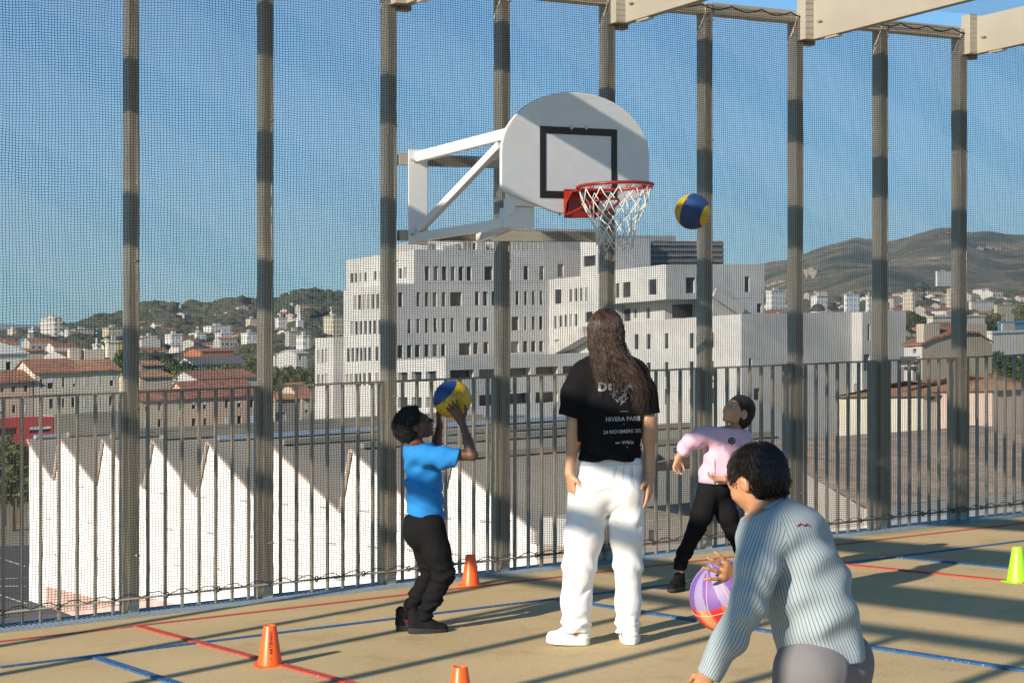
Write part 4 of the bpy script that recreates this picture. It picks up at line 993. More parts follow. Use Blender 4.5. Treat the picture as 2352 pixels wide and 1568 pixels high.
# ------------------------------------------------------------------ trees one can tell apart
M_leaf = [mat('leaf_dark', (.05,.085,.028), .8, col2=(.022,.04,.014), vscale=.6), mat('leaf_mid', (.10,.13,.04), .8, col2=(.045,.07,.022), vscale=.6)]
M_bark = mat('bark', (.09,.065,.045), .9)
def make_tree(kind, seed):
    r = np.random.RandomState(seed); H = 9.0
    C = []; 
    for k in range(26):
        a = r.uniform(0, 6.28); rr = r.uniform(0, 3.3)**1.0; C.append((rr*math.cos(a), rr*math.sin(a), r.uniform(3.5, 8.3)-.25*rr, r.uniform(.9, 1.7)))
    V = []; n = 0
    for c in C:
        m_ = 120; u = r.normal(size=(m_,3)); u /= np.linalg.norm(u, axis=1)[:,None]; p = np.array(c[:3])+u*c[3]*r.uniform(.6,1.05,(m_,1))
        e1 = r.normal(size=(m_,3)); e1 /= np.linalg.norm(e1, axis=1)[:,None]; e2 = np.cross(u, e1); s = r.uniform(.18,.36,(m_,1))
        V.append(np.stack([p-e1*s, p+e2*s, p+e1*s, p-e2*s], 1).reshape(-1,3)); n += m_
    V = np.concatenate(V); Fq = np.arange(len(V)).reshape(-1,4)
    root = empty('leafy_tree', (0,0,0)); npmesh('crown', V, Fq, M_leaf[kind], root)
    b = MB(); b.tube([Vector((0,0,-3)),Vector((0,0,0)),Vector((.1,0,3)),Vector((.2,.1,6))],[.38,.3,.22,.1],7)
    for k in range(5): c = C[k*4]; b.tube([Vector((.1,0,2.5+.4*k)), Vector(c[:3])], [.14,.05], 5)
    b.build('trunk', M_bark, root); return root
protos = [make_tree(k % 2, 11+k) for k in range(4)]; used = [False]*4
def put_tree(px, py, Y, sc, lab, grp='trees among the old houses'):
    k = rg.randrange(4); o = protos[k] if not used[k] else copy_tree(protos[k]); used[k] = True
    q = onY(px, py, Y); o.location = W(*q)-Vector((0,0,9*sc)); o.scale = (sc,sc,sc*rg.uniform(.85,1.1)); o.rotation_euler = (0,0,rg.uniform(0,6)); tag(o, lab, 'tree', grp)
for x, y in ((1010,470),(1080,470),(1140,478),(1200,478),(1260,480),(1330,505),(1390,520),(1150,520),(1230,530),(1060,505)): put_tree(*C7(x,y-8), 420+rg.uniform(-15,15), rg.uniform(.9,1.25), 'dark green tree in the clump behind the houses between the two left posts')
for x, y in ((1480,530),(1540,525),(1600,520),(1660,505),(1710,490),(1740,485)): put_tree(*C7(x,y-6), 440, rg.uniform(.75,1.0), 'olive green tree in the row left of the second post')
for x, y in ((1890,540),(1930,560),(1990,550),(2050,545),(2110,540),(2150,540)): put_tree(*C7(x,y-6), 430, rg.uniform(.75,1.0), 'green tree in the row between the second post and the white office')
for x, y in ((790,470),(830,440)): put_tree(*C7(x,y), 430, .8, 'green tree beside the orange striped block')
for x, y in ((1640,400),(1700,385),(1740,395)): put_tree(*C7(x,y), 700, 1.1, 'dark tree low on the slope left of the second post')
for x, y in ((2130,1060),(2200,1070),(2280,1060),(2350,1075)): put_tree(*C8(x,y), 230, .7, 'green tree behind the orange roof at the right edge')
for x, y in ((1480,745),(1560,740),(1640,760),(1700,800),(1760,790),(2050,760),(2130,745),(2330,700)): put_tree(*C8(x,y), 700, 1.2, 'dark green tree between the halls below the right hill')
for x, y in ((8,1000),(30,1015),(45,990),(-15,1005)): put_tree(x, y+8, 215, rg.uniform(.8,1.0), 'dark bushy tree beside the left end of the factory hall')
# haze
HZB = True
if HZB:
    b = MB(); x0, x1, y0, y1, z0, z1 = -6000, 6000, -60, 21000, -900, 1700
    b.hexa([Vector(p) for p in ((x0,y0,z0),(x1,y0,z0),(x1,y1,z0),(x0,y1,z0),(x0,y0,z1),(x1,y0,z1),(x1,y1,z1),(x0,y1,z1))])
    hz = bpy.data.materials.new('haze_air'); hz.use_nodes = True; nn = hz.node_tree; nn.nodes.clear(); vo = nn.nodes.new('ShaderNodeVolumePrincipled'); vo.inputs['Density'].default_value = 5e-5; vo.inputs['Color'].default_value = (.62,.78,1,1); vo.inputs['Anisotropy'].default_value = 0
    oo = nn.nodes.new('ShaderNodeOutputMaterial'); nn.links.new(vo.outputs[0], oo.inputs['Volume'])
    ho = b.build('haze', hz); tag(ho, 'thin blue air over the town', 'haze', kind='stuff')
# ================================================================== figures: bodies grown from distance fields
class Fld:
    def __init__(s, lo, hi, h):
        s.h = h; s.lo = np.array(lo, np.float32); s.n = np.ceil((np.array(hi)-s.lo)/h).astype(int)+1
        s.D = np.full(s.n, .06, np.float32)
        s.ax = [s.lo[i]+h*np.arange(s.n[i], dtype=np.float32) for i in range(3)]
    def _sl(s, lo, hi):
        a = np.maximum(0, np.floor((np.array(lo)-s.lo)/s.h).astype(int)); b = np.minimum(s.n, np.ceil((np.array(hi)-s.lo)/s.h).astype(int)+1)
        return tuple(slice(int(x), int(y)) for x, y in zip(a, b))
    def _pts(s, sl): return np.meshgrid(*[s.ax[i][sl[i]] for i in range(3)], indexing='ij', sparse=True)
    def _mix(s, sl, d, k):
        D = s.D[sl]
        if k <= 0: s.D[sl] = np.minimum(D, d); return
        q = np.maximum(k-np.abs(D-d), 0)/k; s.D[sl] = np.minimum(D, d)-q*q*k*.25
    def cone(s, a, b, ra, rb, k=.02, flat=None):   # tapered capsule; flat=(axis, factor) squeezes it
        a = np.array(a, np.float32); b = np.array(b, np.float32); pad = max(ra, rb)+k+.025; pad2 = pad
        sl = s._sl(np.minimum(a, b)-pad, np.maximum(a, b)+pad)
        if any(x.stop <= x.start for x in sl): return s
        x, y, z = s._pts(sl); X = x-a[0]; Y = y-a[1]; Z = z-a[2]; ab = b-a
        if flat is not None:
            u = np.array(flat[0], float); u /= np.linalg.norm(u); f = 1/flat[1]-1; w = X*u[0]+Y*u[1]+Z*u[2]
            X = X+f*w*u[0]; Y = Y+f*w*u[1]; Z = Z+f*w*u[2]; ab = ab+f*float(ab@u)*u
        L = float(ab@ab)+1e-9; t = np.clip((X*ab[0]+Y*ab[1]+Z*ab[2])/L, 0, 1)
        d = np.sqrt((X-t*ab[0])**2+(Y-t*ab[1])**2+(Z-t*ab[2])**2)-(ra+(rb-ra)*t)
        if flat is not None and flat[1] < 1: d = d*flat[1]**.5
        s._mix(sl, d.astype(np.float32), k); return s
    def chain(s, pts, rs, k=.02, flat=None):
        for i in range(len(pts)-1): s.cone(pts[i], pts[i+1], rs[i], rs[i+1], k, flat)
        return s
    def ell(s, c, r, k=.02, R=None):
        c = np.array(c, np.float32); r = np.array(r, np.float32); pad = max(r)+k+.02; sl = s._sl(c-pad, c+pad)
        if any(x.stop <= x.start for x in sl): return s
        x, y, z = s._pts(sl); X, Y, Z = x-c[0], y-c[1], z-c[2]
        if R is not None: M = np.array(R).T; X, Y, Z = (M[0,0]*X+M[0,1]*Y+M[0,2]*Z, M[1,0]*X+M[1,1]*Y+M[1,2]*Z, M[2,0]*X+M[2,1]*Y+M[2,2]*Z)
        k0 = np.sqrt((X/r[0])**2+(Y/r[1])**2+(Z/r[2])**2); k1 = np.sqrt((X/r[0]**2)**2+(Y/r[1]**2)**2+(Z/r[2]**2)**2)+1e-6
        s._mix(sl, (k0*(k0-1)/k1).astype(np.float32), k); return s
    def sub(s, c, r, k=.01):   # carve an ellipsoid
        c = np.array(c, np.float32); r = np.array(r, np.float32); pad = max(r)+k+.01; sl = s._sl(c-pad, c+pad)
        x, y, z = s._pts(sl); k0 = np.sqrt(((x-c[0])/r[0])**2+((y-c[1])/r[1])**2+((z-c[2])/r[2])**2); d = -((k0-1)*min(r)).astype(np.float32)
        D = s.D[sl]; q = np.maximum(k-np.abs(D-d), 0)/k; s.D[sl] = np.maximum(D, d)+q*q*k*.25; return s
    def cut(s, p, n):     # keep the side the normal points away from
        x, y, z = s._pts((slice(None),)*3); n = np.array(n, float); n /= np.linalg.norm(n)
        s.D = np.maximum(s.D, ((x-p[0])*n[0]+(y-p[1])*n[1]+(z-p[2])*n[2]).astype(np.float32)); return s
    def cutbox(s, p, n, lo, hi):   # the same inside a box only
        sl = s._sl(lo, hi); x, y, z = s._pts(sl); n = np.array(n, float); n /= np.linalg.norm(n)
        s.D[sl] = np.maximum(s.D[sl], ((x-p[0])*n[0]+(y-p[1])*n[1]+(z-p[2])*n[2]).astype(np.float32)); return s
    def warp(s, f):
        x, y, z = s._pts((slice(None),)*3); s.D = (s.D+f(x, y, z)).astype(np.float32); return s
    def mesh(s):
        D = s.D; S = D < 0; n = np.array(D.shape)-1
        c = np.zeros(n, np.int8); cor = [(i,j,k) for i in (0,1) for j in (0,1) for k in (0,1)]
        for i,j,k in cor: c += S[i:n[0]+i, j:n[1]+j, k:n[2]+k]
        act = np.argwhere((c > 0) & (c < 8)); idx = np.full(n, -1, np.int64); idx[tuple(act.T)] = np.arange(len(act))
        val = {o: D[act[:,0]+o[0], act[:,1]+o[1], act[:,2]+o[2]] for o in cor}
        P = np.zeros((len(act), 3)); N = np.zeros(len(act))
        for o in cor:
            for ax in range(3):
                if o[ax]: continue
                q = list(o); q[ax] = 1; q = tuple(q); a = val[o]; b = val[q]; m = (a < 0) != (b < 0)
                t = np.where(m, a/np.where(m, a-b, 1), 0); p = np.array(o, float)[None].repeat(len(act), 0); p[:, ax] += t
                P += p*m[:, None]; N += m
        V = (act+P/N[:, None])*s.h+s.lo; F = []
        for ax in range(3):
            sl0 = [slice(None)]*3; sl1 = [slice(None)]*3; sl0[ax] = slice(0, -1); sl1[ax] = slice(1, None)
            e = S[tuple(sl0)] != S[tuple(sl1)]; E = np.argwhere(e); u, w = [(1,2),(2,0),(0,1)][ax]
            ok = (E[:,u] > 0) & (E[:,w] > 0) & (E[:,u] < n[u]) & (E[:,w] < n[w]); E = E[ok]
            def g(du, dw): q = E.copy(); q[:,u] += du; q[:,w] += dw; return idx[q[:,0], q[:,1], q[:,2]]
            Q = np.stack([g(-1,-1), g(0,-1), g(0,0), g(-1,0)], 1); fl = ~S[E[:,0], E[:,1], E[:,2]]
            Q[fl] = Q[fl][:, ::-1]; F.append(Q)
        F = np.concatenate(F); F = F[(F >= 0).all(1)]; return V, F
    def obj(s, name, m, parent, smooth_it=1):
        V, F = s.mesh()
        for _ in range(smooth_it):
            A = np.zeros_like(V); C = np.zeros(len(V))
            for a, b in ((0,1),(1,2),(2,3),(3,0)):
                np.add.at(A, F[:,a], V[F[:,b]]); np.add.at(C, F[:,a], 1); np.add.at(A, F[:,b], V[F[:,a]]); np.add.at(C, F[:,b], 1)
            V = V*.5+A/np.maximum(C, 1)[:, None]*.5
        ob = npmesh(name, V, F, m, parent, smooth=True); return ob
def folds(amp, f=1.0, dirz=1.0, seed=0.):
    def fn(x, y, z):
        a = np.sin(x*23*f+2.1*np.sin(z*17*f*dirz+seed)+1.3*np.sin(y*19*f+seed*2)); b = np.sin((z*1.4*dirz+x*.8)*34*f+1.7*np.sin(x*21*f+seed)+y*15)
        c = np.sin((z*dirz-x*.9)*61*f+2*np.sin(y*31+seed)+2*np.sin(x*27*f+1)); return -amp*(.55*np.maximum(a, -.3)*np.abs(b)+.30*b*c+.25*(1-np.abs(c))*a)
    return fn
def gather(amp, zc, w, f=70, seed=0.):    # tight horizontal wrinkles round a height
    return lambda x, y, z: -amp*np.exp(-((z-zc)/w)**2)*(np.sin(z*f*1.6+2.2*np.sin(x*25+seed)+1.6*np.sin(y*30+seed))+.4*np.sin(z*f*2.9+x*50))
class Fig:
    def __init__(s, px, py, Y, label, yaw=0):
        s.Y = Y; X = (px-1176)/FPX*Y; s.b = np.array((X, Y, SL*X)); s.root = empty('person', tuple(s.b)); tag(s.root, label, 'person')
    def J(s, px, py, dy=0.):
        Y = s.Y+dy; return np.array(((px-1176)/FPX*Y, Y, EYE+Y*(HZ-py)/FPX))-s.b
def nrm(v): v = np.array(v, float); return v/np.linalg.norm(v)
def hand(f, wrist, fwd, pn, side, L=.15, curl=(.25,.35,.3), spread=.10, k=.006, thumb=.5, rad=1.0, jitter=0):
    fwd = nrm(fwd); pn = np.array(pn, float); pn = nrm(pn-fwd*(pn@fwd)); sd = np.cross(pn, fwd)*side
    wrist = np.array(wrist); W_ = L*.42
    for i in range(4):
        o = (i-1.5)/1.5*W_*.36; base = wrist+fwd*L*(.50-.02*abs(i-1.2))+sd*(-o)
        f.cone(wrist+sd*(-o*.5)+fwd*L*.04, base, L*.075*rad, L*.062*rad, .014)
        d = nrm(fwd+sd*(-(i-1.2)*spread)); p = base; ang = 0
        ln = (.235,.265,.25,.19)[i]*L
        for sgm, (fr, cu) in enumerate(zip((.46,.31,.23), curl)):
            ang += cu*(1+jitter*(i-1.5)); dd = nrm(d*math.cos(ang)+pn*math.sin(ang)); q = p+dd*ln*2*fr*.92
            f.cone(p, q, L*(.050-.006*sgm)*rad, L*(.045-.006*sgm)*rad, k if sgm == 0 else .003); p = q
    tb = wrist+fwd*L*.10+sd*W_*.30; d = nrm(fwd*.62+sd*.62*thumb*2+pn*.30); p1 = tb+d*L*.24; d2 = nrm(fwd*.85+sd*.35+pn*.35); p2 = p1+d2*L*.17; p3 = p2+nrm(d2+pn*.2)*L*.13
    f.cone(wrist+fwd*L*.05, p1, L*.085*rad, L*.060*rad, .012); f.cone(p1, p2, L*.056*rad, L*.050*rad, .004); f.cone(p2, p3, L*.050*rad, L*.040*rad, .003)
def fabric(name, col, rough=.85, col2=None, sc=300, bump=.25, **k):
    bump *= .4
    return mat(name, col, rough, col2=col2, vscale=k.pop('vscale', 9), bump=bump, bscale=sc, **k)
def skin(name, col): return mat(name, col, .48, var=.12, vscale=14, bump=.08, bscale=120, sss=.12)
def bvh(obj): 
    dg = bpy.context.evaluated_depsgraph_get(); me = obj.data; M = Matrix.Translation(obj.parent.location) if obj.parent else obj.matrix_world
    return BVHTree.FromPolygons([M @ v.co for v in me.vertices], [tuple(p.vertices) for p in me.polygons])
EYEV = Vector((0, 0, EYE))
def cast(T, px, py, off=.002):
    d = Vector(((px-1176)/FPX, 1, (HZ-py)/FPX)).normalized(); h = T.ray_cast(EYEV, d)
    if h[0] is None: return None
    nn = h[1]; nn = nn if nn.dot(d) < 0 else -nn; return h[0]+nn*off
def shoe(fig, heel, toe, m_up, m_sole, L=.22, Wd=.085, H=.085, name='shoe', high=.0, bulk=0.):
    # heel and toe are floor points of the figure frame
    h = np.array(heel, float); t = np.array(toe, float); f = nrm(t-h); f[2] = 0; f = nrm(f); sd = np.array((f[1], -f[0], 0)); up = np.array((0,0,1.))
    L = float(np.linalg.norm((t-h)[:2])); w = Wd/2
    F = Fld(np.minimum(h, t)-.09-np.array((0,0,-.07)), np.maximum(h, t)+.09+np.array((0,0,.10)), .0035)
    P = lambda u, s_, z: h+f*L*u+sd*s_*w+up*z
    F.cone(P(.15,0,.045+bulk), P(.55,0,.038+bulk), w*.80, w*.90, .02, (up,.95)); F.cone(P(.55,0,.036+bulk), P(.86,.05,.030+bulk), w*.92, w*.70, .02, (up,.85))
    F.cone(P(.14,0,.05), P(.12,0,H+.01+high), w*.74, w*.66, .015); F.cone(P(.34,0,.05), P(.22,0,H+high), w*.66, w*.60, .02); F.cone(P(.60,0,.055), P(.30,0,H), w*.40, w*.52, .02)
    F.cutbox(h+up*.012, -up, h-1, h+1.5)
    F.warp(lambda x, y, z: -.0012*np.sin(z*240)*(z > .03))
    up_ = F.obj(name, m_up, fig.root)
    b = MB(); n = 26; rings = []
    ol = []
    for k in range(n):
        a = 2*math.pi*k/n; u = .5-.5*math.cos(a); ww = w*1.02*(abs(math.sin(a))**.62)*(1.0+.10*math.sin(math.pi*u*1.1) if True else 1); ol.append((u*1.04-.02, math.copysign(ww, math.sin(a))))
    base = [Vector(h+f*L*u+sd*s_*(.92 if True else 1)+up*(.002+.012*max(0, u-.8)*4*.6)) for u, s_ in ol]
    i0 = len(b.v); b.v += base+[Vector(h+f*L*u+sd*s_*1.04+up*(.026+.010*(1-u))) for u, s_ in ol]; b.f.append(tuple(range(n))[::-1]); b.f.append(tuple(range(n, 2*n)))
    for k in range(n): b.f.append((k, (k+1)%n, n+(k+1)%n, n+k))
    s_ = b.build('sole', m_sole, up_, o=Vector((0,0,0)), smooth=False, bevel=.004); s_.location = (0,0,0)
    return up_
# ================================================================== woman in the white jeans
A_ = np.array
def make_woman():
    g = Fig(1390, 1482, 9.23, 'woman seen from behind with long wavy brown hair, black printed T-shirt and white jeans'); J = g.J
    M_sk = skin('skin_tan', (.50,.27,.155)); M_je = fabric('white_denim', (.70,.70,.71), .8, sc=400, bump=.2); M_ts = fabric('black_cotton', (.008,.008,.009), .95, sc=300, bump=.2, spec=.12); M_sn = mat('white_leather', (.76,.75,.72), .45, .04, 6)
    lo = (-.36,-.26,-.01); hi = (.36,.26,1.76); h = .0045
    # --- body
    B = Fld(lo, hi, h)
    B.ell(J(1390,758,.0), (.073,.090,.100), .02); B.ell(J(1386,784,.03), (.058,.065,.060), .02)
    B.cone(J(1394,795,.0), J(1400,838,-.01), .050, .056, .02)
    B.cone(J(1352,762,.045), J(1350,770,.05), .012, .014, .01)
    B.cone(J(1345,862,0), J(1455,862,0), .062, .062, .03); B.cone(J(1400,860,0), J(1400,960,0), .105, .10, .04, ((0,1,0),.75)); B.cone(J(1400,960,0), J(1402,1090,0), .10, .125, .04, ((0,1,0),.75))
    LA = [J(1335,858,0), J(1322,968,-.05), J(1308,1085,-.05)]; RA = [J(1462,858,0), J(1490,966,-.03), J(1494,1088,-.03)]
    for A in (LA, RA): B.chain(A, (.046,.036,.024), .015); B.ell(A[1]+(0,0,-.06), (.037,.035,.08), .02)
    hand(B, LA[2], J(1318,1150,-.05)-LA[2], (.75,.3,-.1), -1, L=.19, curl=(.18,.32,.25), spread=.05, thumb=.45, jitter=.35)
    hand(B, RA[2], J(1490,1150,-.03)-RA[2], (-.75,.3,-.1), 1, L=.19, curl=(.18,.32,.25), spread=.05, thumb=.45, jitter=.35)
    B.chain([J(1362,1120), J(1328,1290,.0), J(1326,1455,.0)], (.08,.05,.034), .02); B.chain([J(1440,1120), J(1444,1290), J(1444,1455)], (.08,.05,.034), .02)
    B.cone(J(1326,1455,.0), J(1310,1474,.02), .034, .03, .02); B.cone(J(1444,1455,.0), J(1447,1468,.04), .034, .03, .02)
    body = B.obj('body', M_sk, g.root)
    # --- jeans
    P = Fld((-.32,-.26,-.01), (.30,.26,1.02), .004)
    P.ell(J(1400,1118,.0), (.172,.118,.135), .03); P.cone(J(1372,1072,0), J(1432,1070,0), .098, .098, .02); P.ell(J(1365,1128,-.055), (.088,.075,.095), .025); P.ell(J(1437,1126,-.055), (.080,.072,.095), .025)
    P.chain([J(1355,1135,0), J(1341,1230,-.005), J(1330,1300,.0), J(1323,1380,.005), J(1322,1470,.0)], (.112,.098,.081,.074,.071), .03)
    P.chain([J(1438,1135,0), J(1440,1230,-.005), J(1443,1300,.0), J(1443,1380,.005), J(1442,1470,.0)], (.100,.082,.070,.064,.062), .03)
    hz = J(1340,1450)[2]; P.cut((0,0,hz), (.0,0,-1)); P.cut(J(1400,1050), (0,0,1))
    P.warp(folds(.0042, .55, .5, .3)); P.warp(gather(.007, J(0,1430)[2], .05, 60, .4)); P.warp(gather(.0035, J(0,1300)[2], .06, 38, 2.)); P.warp(gather(.004, J(0,1200)[2], .05, 30, 5.))
    # oblique drag folds
    def drag(x, y, z):
        k = J(1375,1330)[2]; a = np.exp(-((z-k-(x+.05)*1.0)/.020)**2)*np.exp(-((x+.06)/.07)**2); k2 = J(0,1190)[2]; c = np.exp(-((z-k2-(x)*.9)/.016)**2)*np.exp(-((x-.0)/.08)**2)
        return .014*a*(y < 0)+.009*c
    P.warp(drag)
    jeans = P.obj('jeans', M_je, g.root)
    T = bvh(jeans)
    def C2(x, y): return 1231+.5274*x, 679.9+.5274*y
    def stitch(pl, nm='pocket_stitching', r=.0011, m=None):
        b = MB(); pts = []
        for (x0, y0), (x1, y1) in zip(pl[:-1], pl[1:]):
            n = max(2, int(math.hypot(x1-x0, y1-y0)/6))
            for i in range(n):
                q = cast(T, *C2(x0+(x1-x0)*i/n, y0+(y1-y0)*i/n), .0008)
                if q is not None: pts.append(q)
        if len(pts) > 2: b.tube(pts, r, 4); b.build(nm, m or mat('tan_thread', (.45,.36,.27), .8), g.root)
    stitch([(345,742),(325,830),(262,848),(200,822)]); stitch([(352,742),(333,836),(263,855),(196,828)]); stitch([(418,742),(424,815),(458,852)]); stitch([(411,742),(417,820),(455,860)])
    stitch([(385,722),(378,800),(345,850)], 'centre_seam'); stitch([(185,735),(300,738),(455,730)], 'waistband_seam')
    # --- T-shirt
    S = Fld((-.36,-.24,.90), (.36,.24,1.50), .004)
    S.cone(J(1348,868,0), J(1452,866,0), .078, .078, .04); S.cone(J(1400,850,0), J(1400,960,0), .135, .150, .05, ((0,1,0),.80)); S.cone(J(1400,960,0), J(1402,1045,0), .150, .158, .05, ((0,1,0),.80))
    S.chain([J(1340,862,0), J(1324,905,-.02), J(1314,985,-.04)], (.075,.076,.080), .03); S.chain([J(1458,862,0), J(1476,905,-.01), J(1490,985,-.02)], (.074,.073,.070), .03)
    S.cutbox(J(1312,956,-.01), (-.20,0,-1), (-.40,-.3,.8), (-.150,.3,1.6)); S.cutbox(J(1490,950,0), (.12,0,-1), (.185,-.3,.8), (.42,.3,1.6))
    S.cone(J(1396,815,0), J(1398,840,0), .062, .075, .02); S.cut(J(1396,817,0), (0,0,1)); S.cut(J(1400,1056,0), (-.03,0,-1))
    S.warp(folds(.0045, .6, .6, 1.3)); S.warp(lambda x, y, z: -.007*np.exp(-((z-.965)/.05)**2)*np.sin(x*34+z*60+y*20)); S.warp(lambda x, y, z: .012*np.exp(-((z-.945)/.012)**2)*0)
    shirt = S.obj('t_shirt', M_ts, g.root)
    T2_ = bvh(shirt)
    # --- print on the back
    M_pr = mat('shirt_print', (.42,.44,.46), .8, .45, 60)
    def put_text(s, cx, cy, size, tilt=0., m=None, sx=1., nm='print', bold=0.):
        V, F = text_mesh(s, 1.0, bold=bold); bm = bmesh.new(); vs = [bm.verts.new((x, y, 0)) for x, y in V]
        for f in F:
            try: bm.faces.new([vs[i] for i in f])
            except Exception: pass
        bmesh.ops.subdivide_edges(bm, edges=[e for e in bm.edges if e.calc_length() > .25], cuts=2, use_grid_fill=False)
        b = MB(); bm.verts.index_update(); ok = True; ca, sa = math.cos(tilt), math.sin(tilt)
        for v in bm.verts:
            x = v.co.x*size*sx; y = v.co.y*size; q = cast(T2_, cx+x*ca-y*sa, cy-(x*sa+y*ca), .0022)
            b.v.append(q if q is not None else Vector((cx*0, 0, -50)))
        b.f = [tuple(v.index for v in f.verts) for f in bm.faces]; b.f = [f for f in b.f if all(b.v[i].z > -40 for i in f)]; bm.free()
        if b.f: b.build(nm, m or M_pr, g.root)
    put_text('HIVERA PARIS', 1431, 962, 14, .03, sx=.93, bold=.02); put_text('24 NOVEMBRE 2022', 1432, 990.5, 11.5, .05, sx=.92, bold=.02); put_text('+', 1433, 974, 7); put_text('presents', 1433, 944, 5)
    put_text('D', 1384, 889, 27, -.05, bold=.05); put_text('S', 1468, 884, 27, .05, bold=.05); put_text('E', 1401, 889, 18, 0., bold=.03); put_text('A', 1446, 886, 24, 0., bold=.03)
    put_text('••• Wilde', 1434, 1016, 11, .06, bold=.03); put_text('◦', 1440, 1026, 12)
    # engraved figure: a leaf shaped cluster of fine strokes
    b = MB(); r = random.Random(5)
    for i in range(95):
        v = r.uniform(-1, 1); hw_ = 23*(1-v*v)**.6; x = 1420+r.uniform(-1, 1)*hw_+v*7; y = 888+v*38; a = r.uniform(-.7, .9)+(.9 if x < 1420 else -.6); l = r.uniform(2.5, 6.5)
        q = [cast(T2_, x+math.cos(a)*l*u, y+math.sin(a)*l*u, .0015) for u in (-1,-.4,.2,.8)]
        if all(k is not None for k in q): b.tube(q, r.uniform(.0008,.0022), 3)
    b.build('emblem_print', mat('shirt_print_faint', (.22,.24,.27), .8, .5, 60), g.root)
    # --- shoes
    M_sl = mat('white_rubber', (.70,.69,.66), .6)
    hf = J(1350,1484,-.02); hf[2] = .0; tf = J(1262,1484,-.02); tf[2] = 0; fl = lambda p: A_((p[0], p[1], SL*p[0]))
    shoe(g, fl(J(1352,1484,-.01)), fl(J(1257,1484,.05)), M_sn, M_sl, Wd=.102, H=.110, bulk=.006)
    shoe(g, fl(J(1449,1484,-.07)), fl(J(1443,1470,.19)), M_sn, M_sl, Wd=.098, H=.110, bulk=.006)
    # --- hair: long wavy strands
    hc = J(1391,757,.0); r = random.Random(12); V = []; Fc = []; off = 0
    cap = Fld(hc-(.16,.16,.30), hc+(.16,.16,.16), .005)
    cap.ell(hc+(.002,-.012,.004), (.086,.096,.108), .02); cap.cone(hc+(.0,-.035,-.02), J(1400,830,-.06), .074, .060, .04, ((0,1,0),.8)); cap.cone(J(1402,815,-.06), J(1412,872,-.085), .058, .038, .04, ((0,1,0),.6))
    cap.sub(hc+(-.045,.10,-.03), (.075,.085,.10), .01); cap.warp(lambda x, y, z: -.004*np.sin(x*150+6*np.sin(z*30))*np.abs(np.sin(x*63+z*8)))
    M_hair = mat('brown_hair', (.060,.030,.017), .42, col2=(.022,.011,.007), vscale=30, spec=.6)
    hair = cap.obj('hair', M_hair, g.root)
    b = MB()
    for i in range(1150):
        a = r.uniform(-math.pi*1.05, math.pi*.12) if r.random() < .9 else r.uniform(math.pi, math.pi*1.3); v = r.uniform(-.15, 1.0); rr = math.sqrt(max(0, 1-v*v*.98))
        p = hc+A_((math.cos(a)*.084*rr, math.sin(a)*.096*rr-.010, .106*v)); ux = math.cos(a)*rr
        L = p[2]-J(1400, r.uniform(805, 872) if r.random() < .86 else r.uniform(870, 915))[2]; endx = J(1406+ux*36+r.gauss(0, 6), 900)[0]; right = r.random() < .14
        if right: endx = J(1468+r.gauss(0,13), 900)[0]; L = p[2]-J(1400, r.uniform(880, 952))[2]
        ph = r.uniform(0, 6.28); am = r.uniform(.005, .013); fr = r.uniform(48, 80); pts = []; n = 22; z0 = p[2]; wv = r.uniform(-.01,.01)
        for k in range(n+1):
            u = k/n; z = z0-L*u; down = max(0, (hc[2]-z)/.35); dn = min(1, down)
            sx = p[0]*(1-dn)+(endx+wv)*dn if z < hc[2] else None
            if z >= hc[2]-.02:   # hug the skull
                q = (z-hc[2])/.110; e = math.sqrt(max(.0, 1-min(1,q*q))); s0 = max(e, rr); x = hc[0]+math.cos(a)*.089*e if e > rr else p[0]; y = hc[1]-.012+math.sin(a)*.101*e if e > rr else p[1]
                px_, py_ = x, y
            else:
                w_ = min(1, (hc[2]-.02-z)/.30); w_ = w_*w_*(3-2*w_); x = px_*(1-w_)+endx*w_; y = py_*(1-w_)+(-.135-.028*(1-abs(ux)))*w_ if py_ < .02 else py_*(1-w_)+(-.125)*w_
                if abs(x) > .16: y += .04*min(1,(abs(x)-.16)/.06)
            g_ = min(1, u*2.2); x += am*g_*math.sin(z*fr+ph); y += am*.8*g_*math.cos(z*fr*1.07+ph)-.0
            pts.append(Vector((x, y, z))+Vector(tuple(g.b)))
        rad = r.uniform(.0007, .0018)*(.8 if right else 1); b.tube(pts, [rad*(1-.75*(k/n)**2) for k in range(n+1)], 4)
    b.build('hair_strands', M_hair, g.root, smooth=True)
    return g
make_woman()
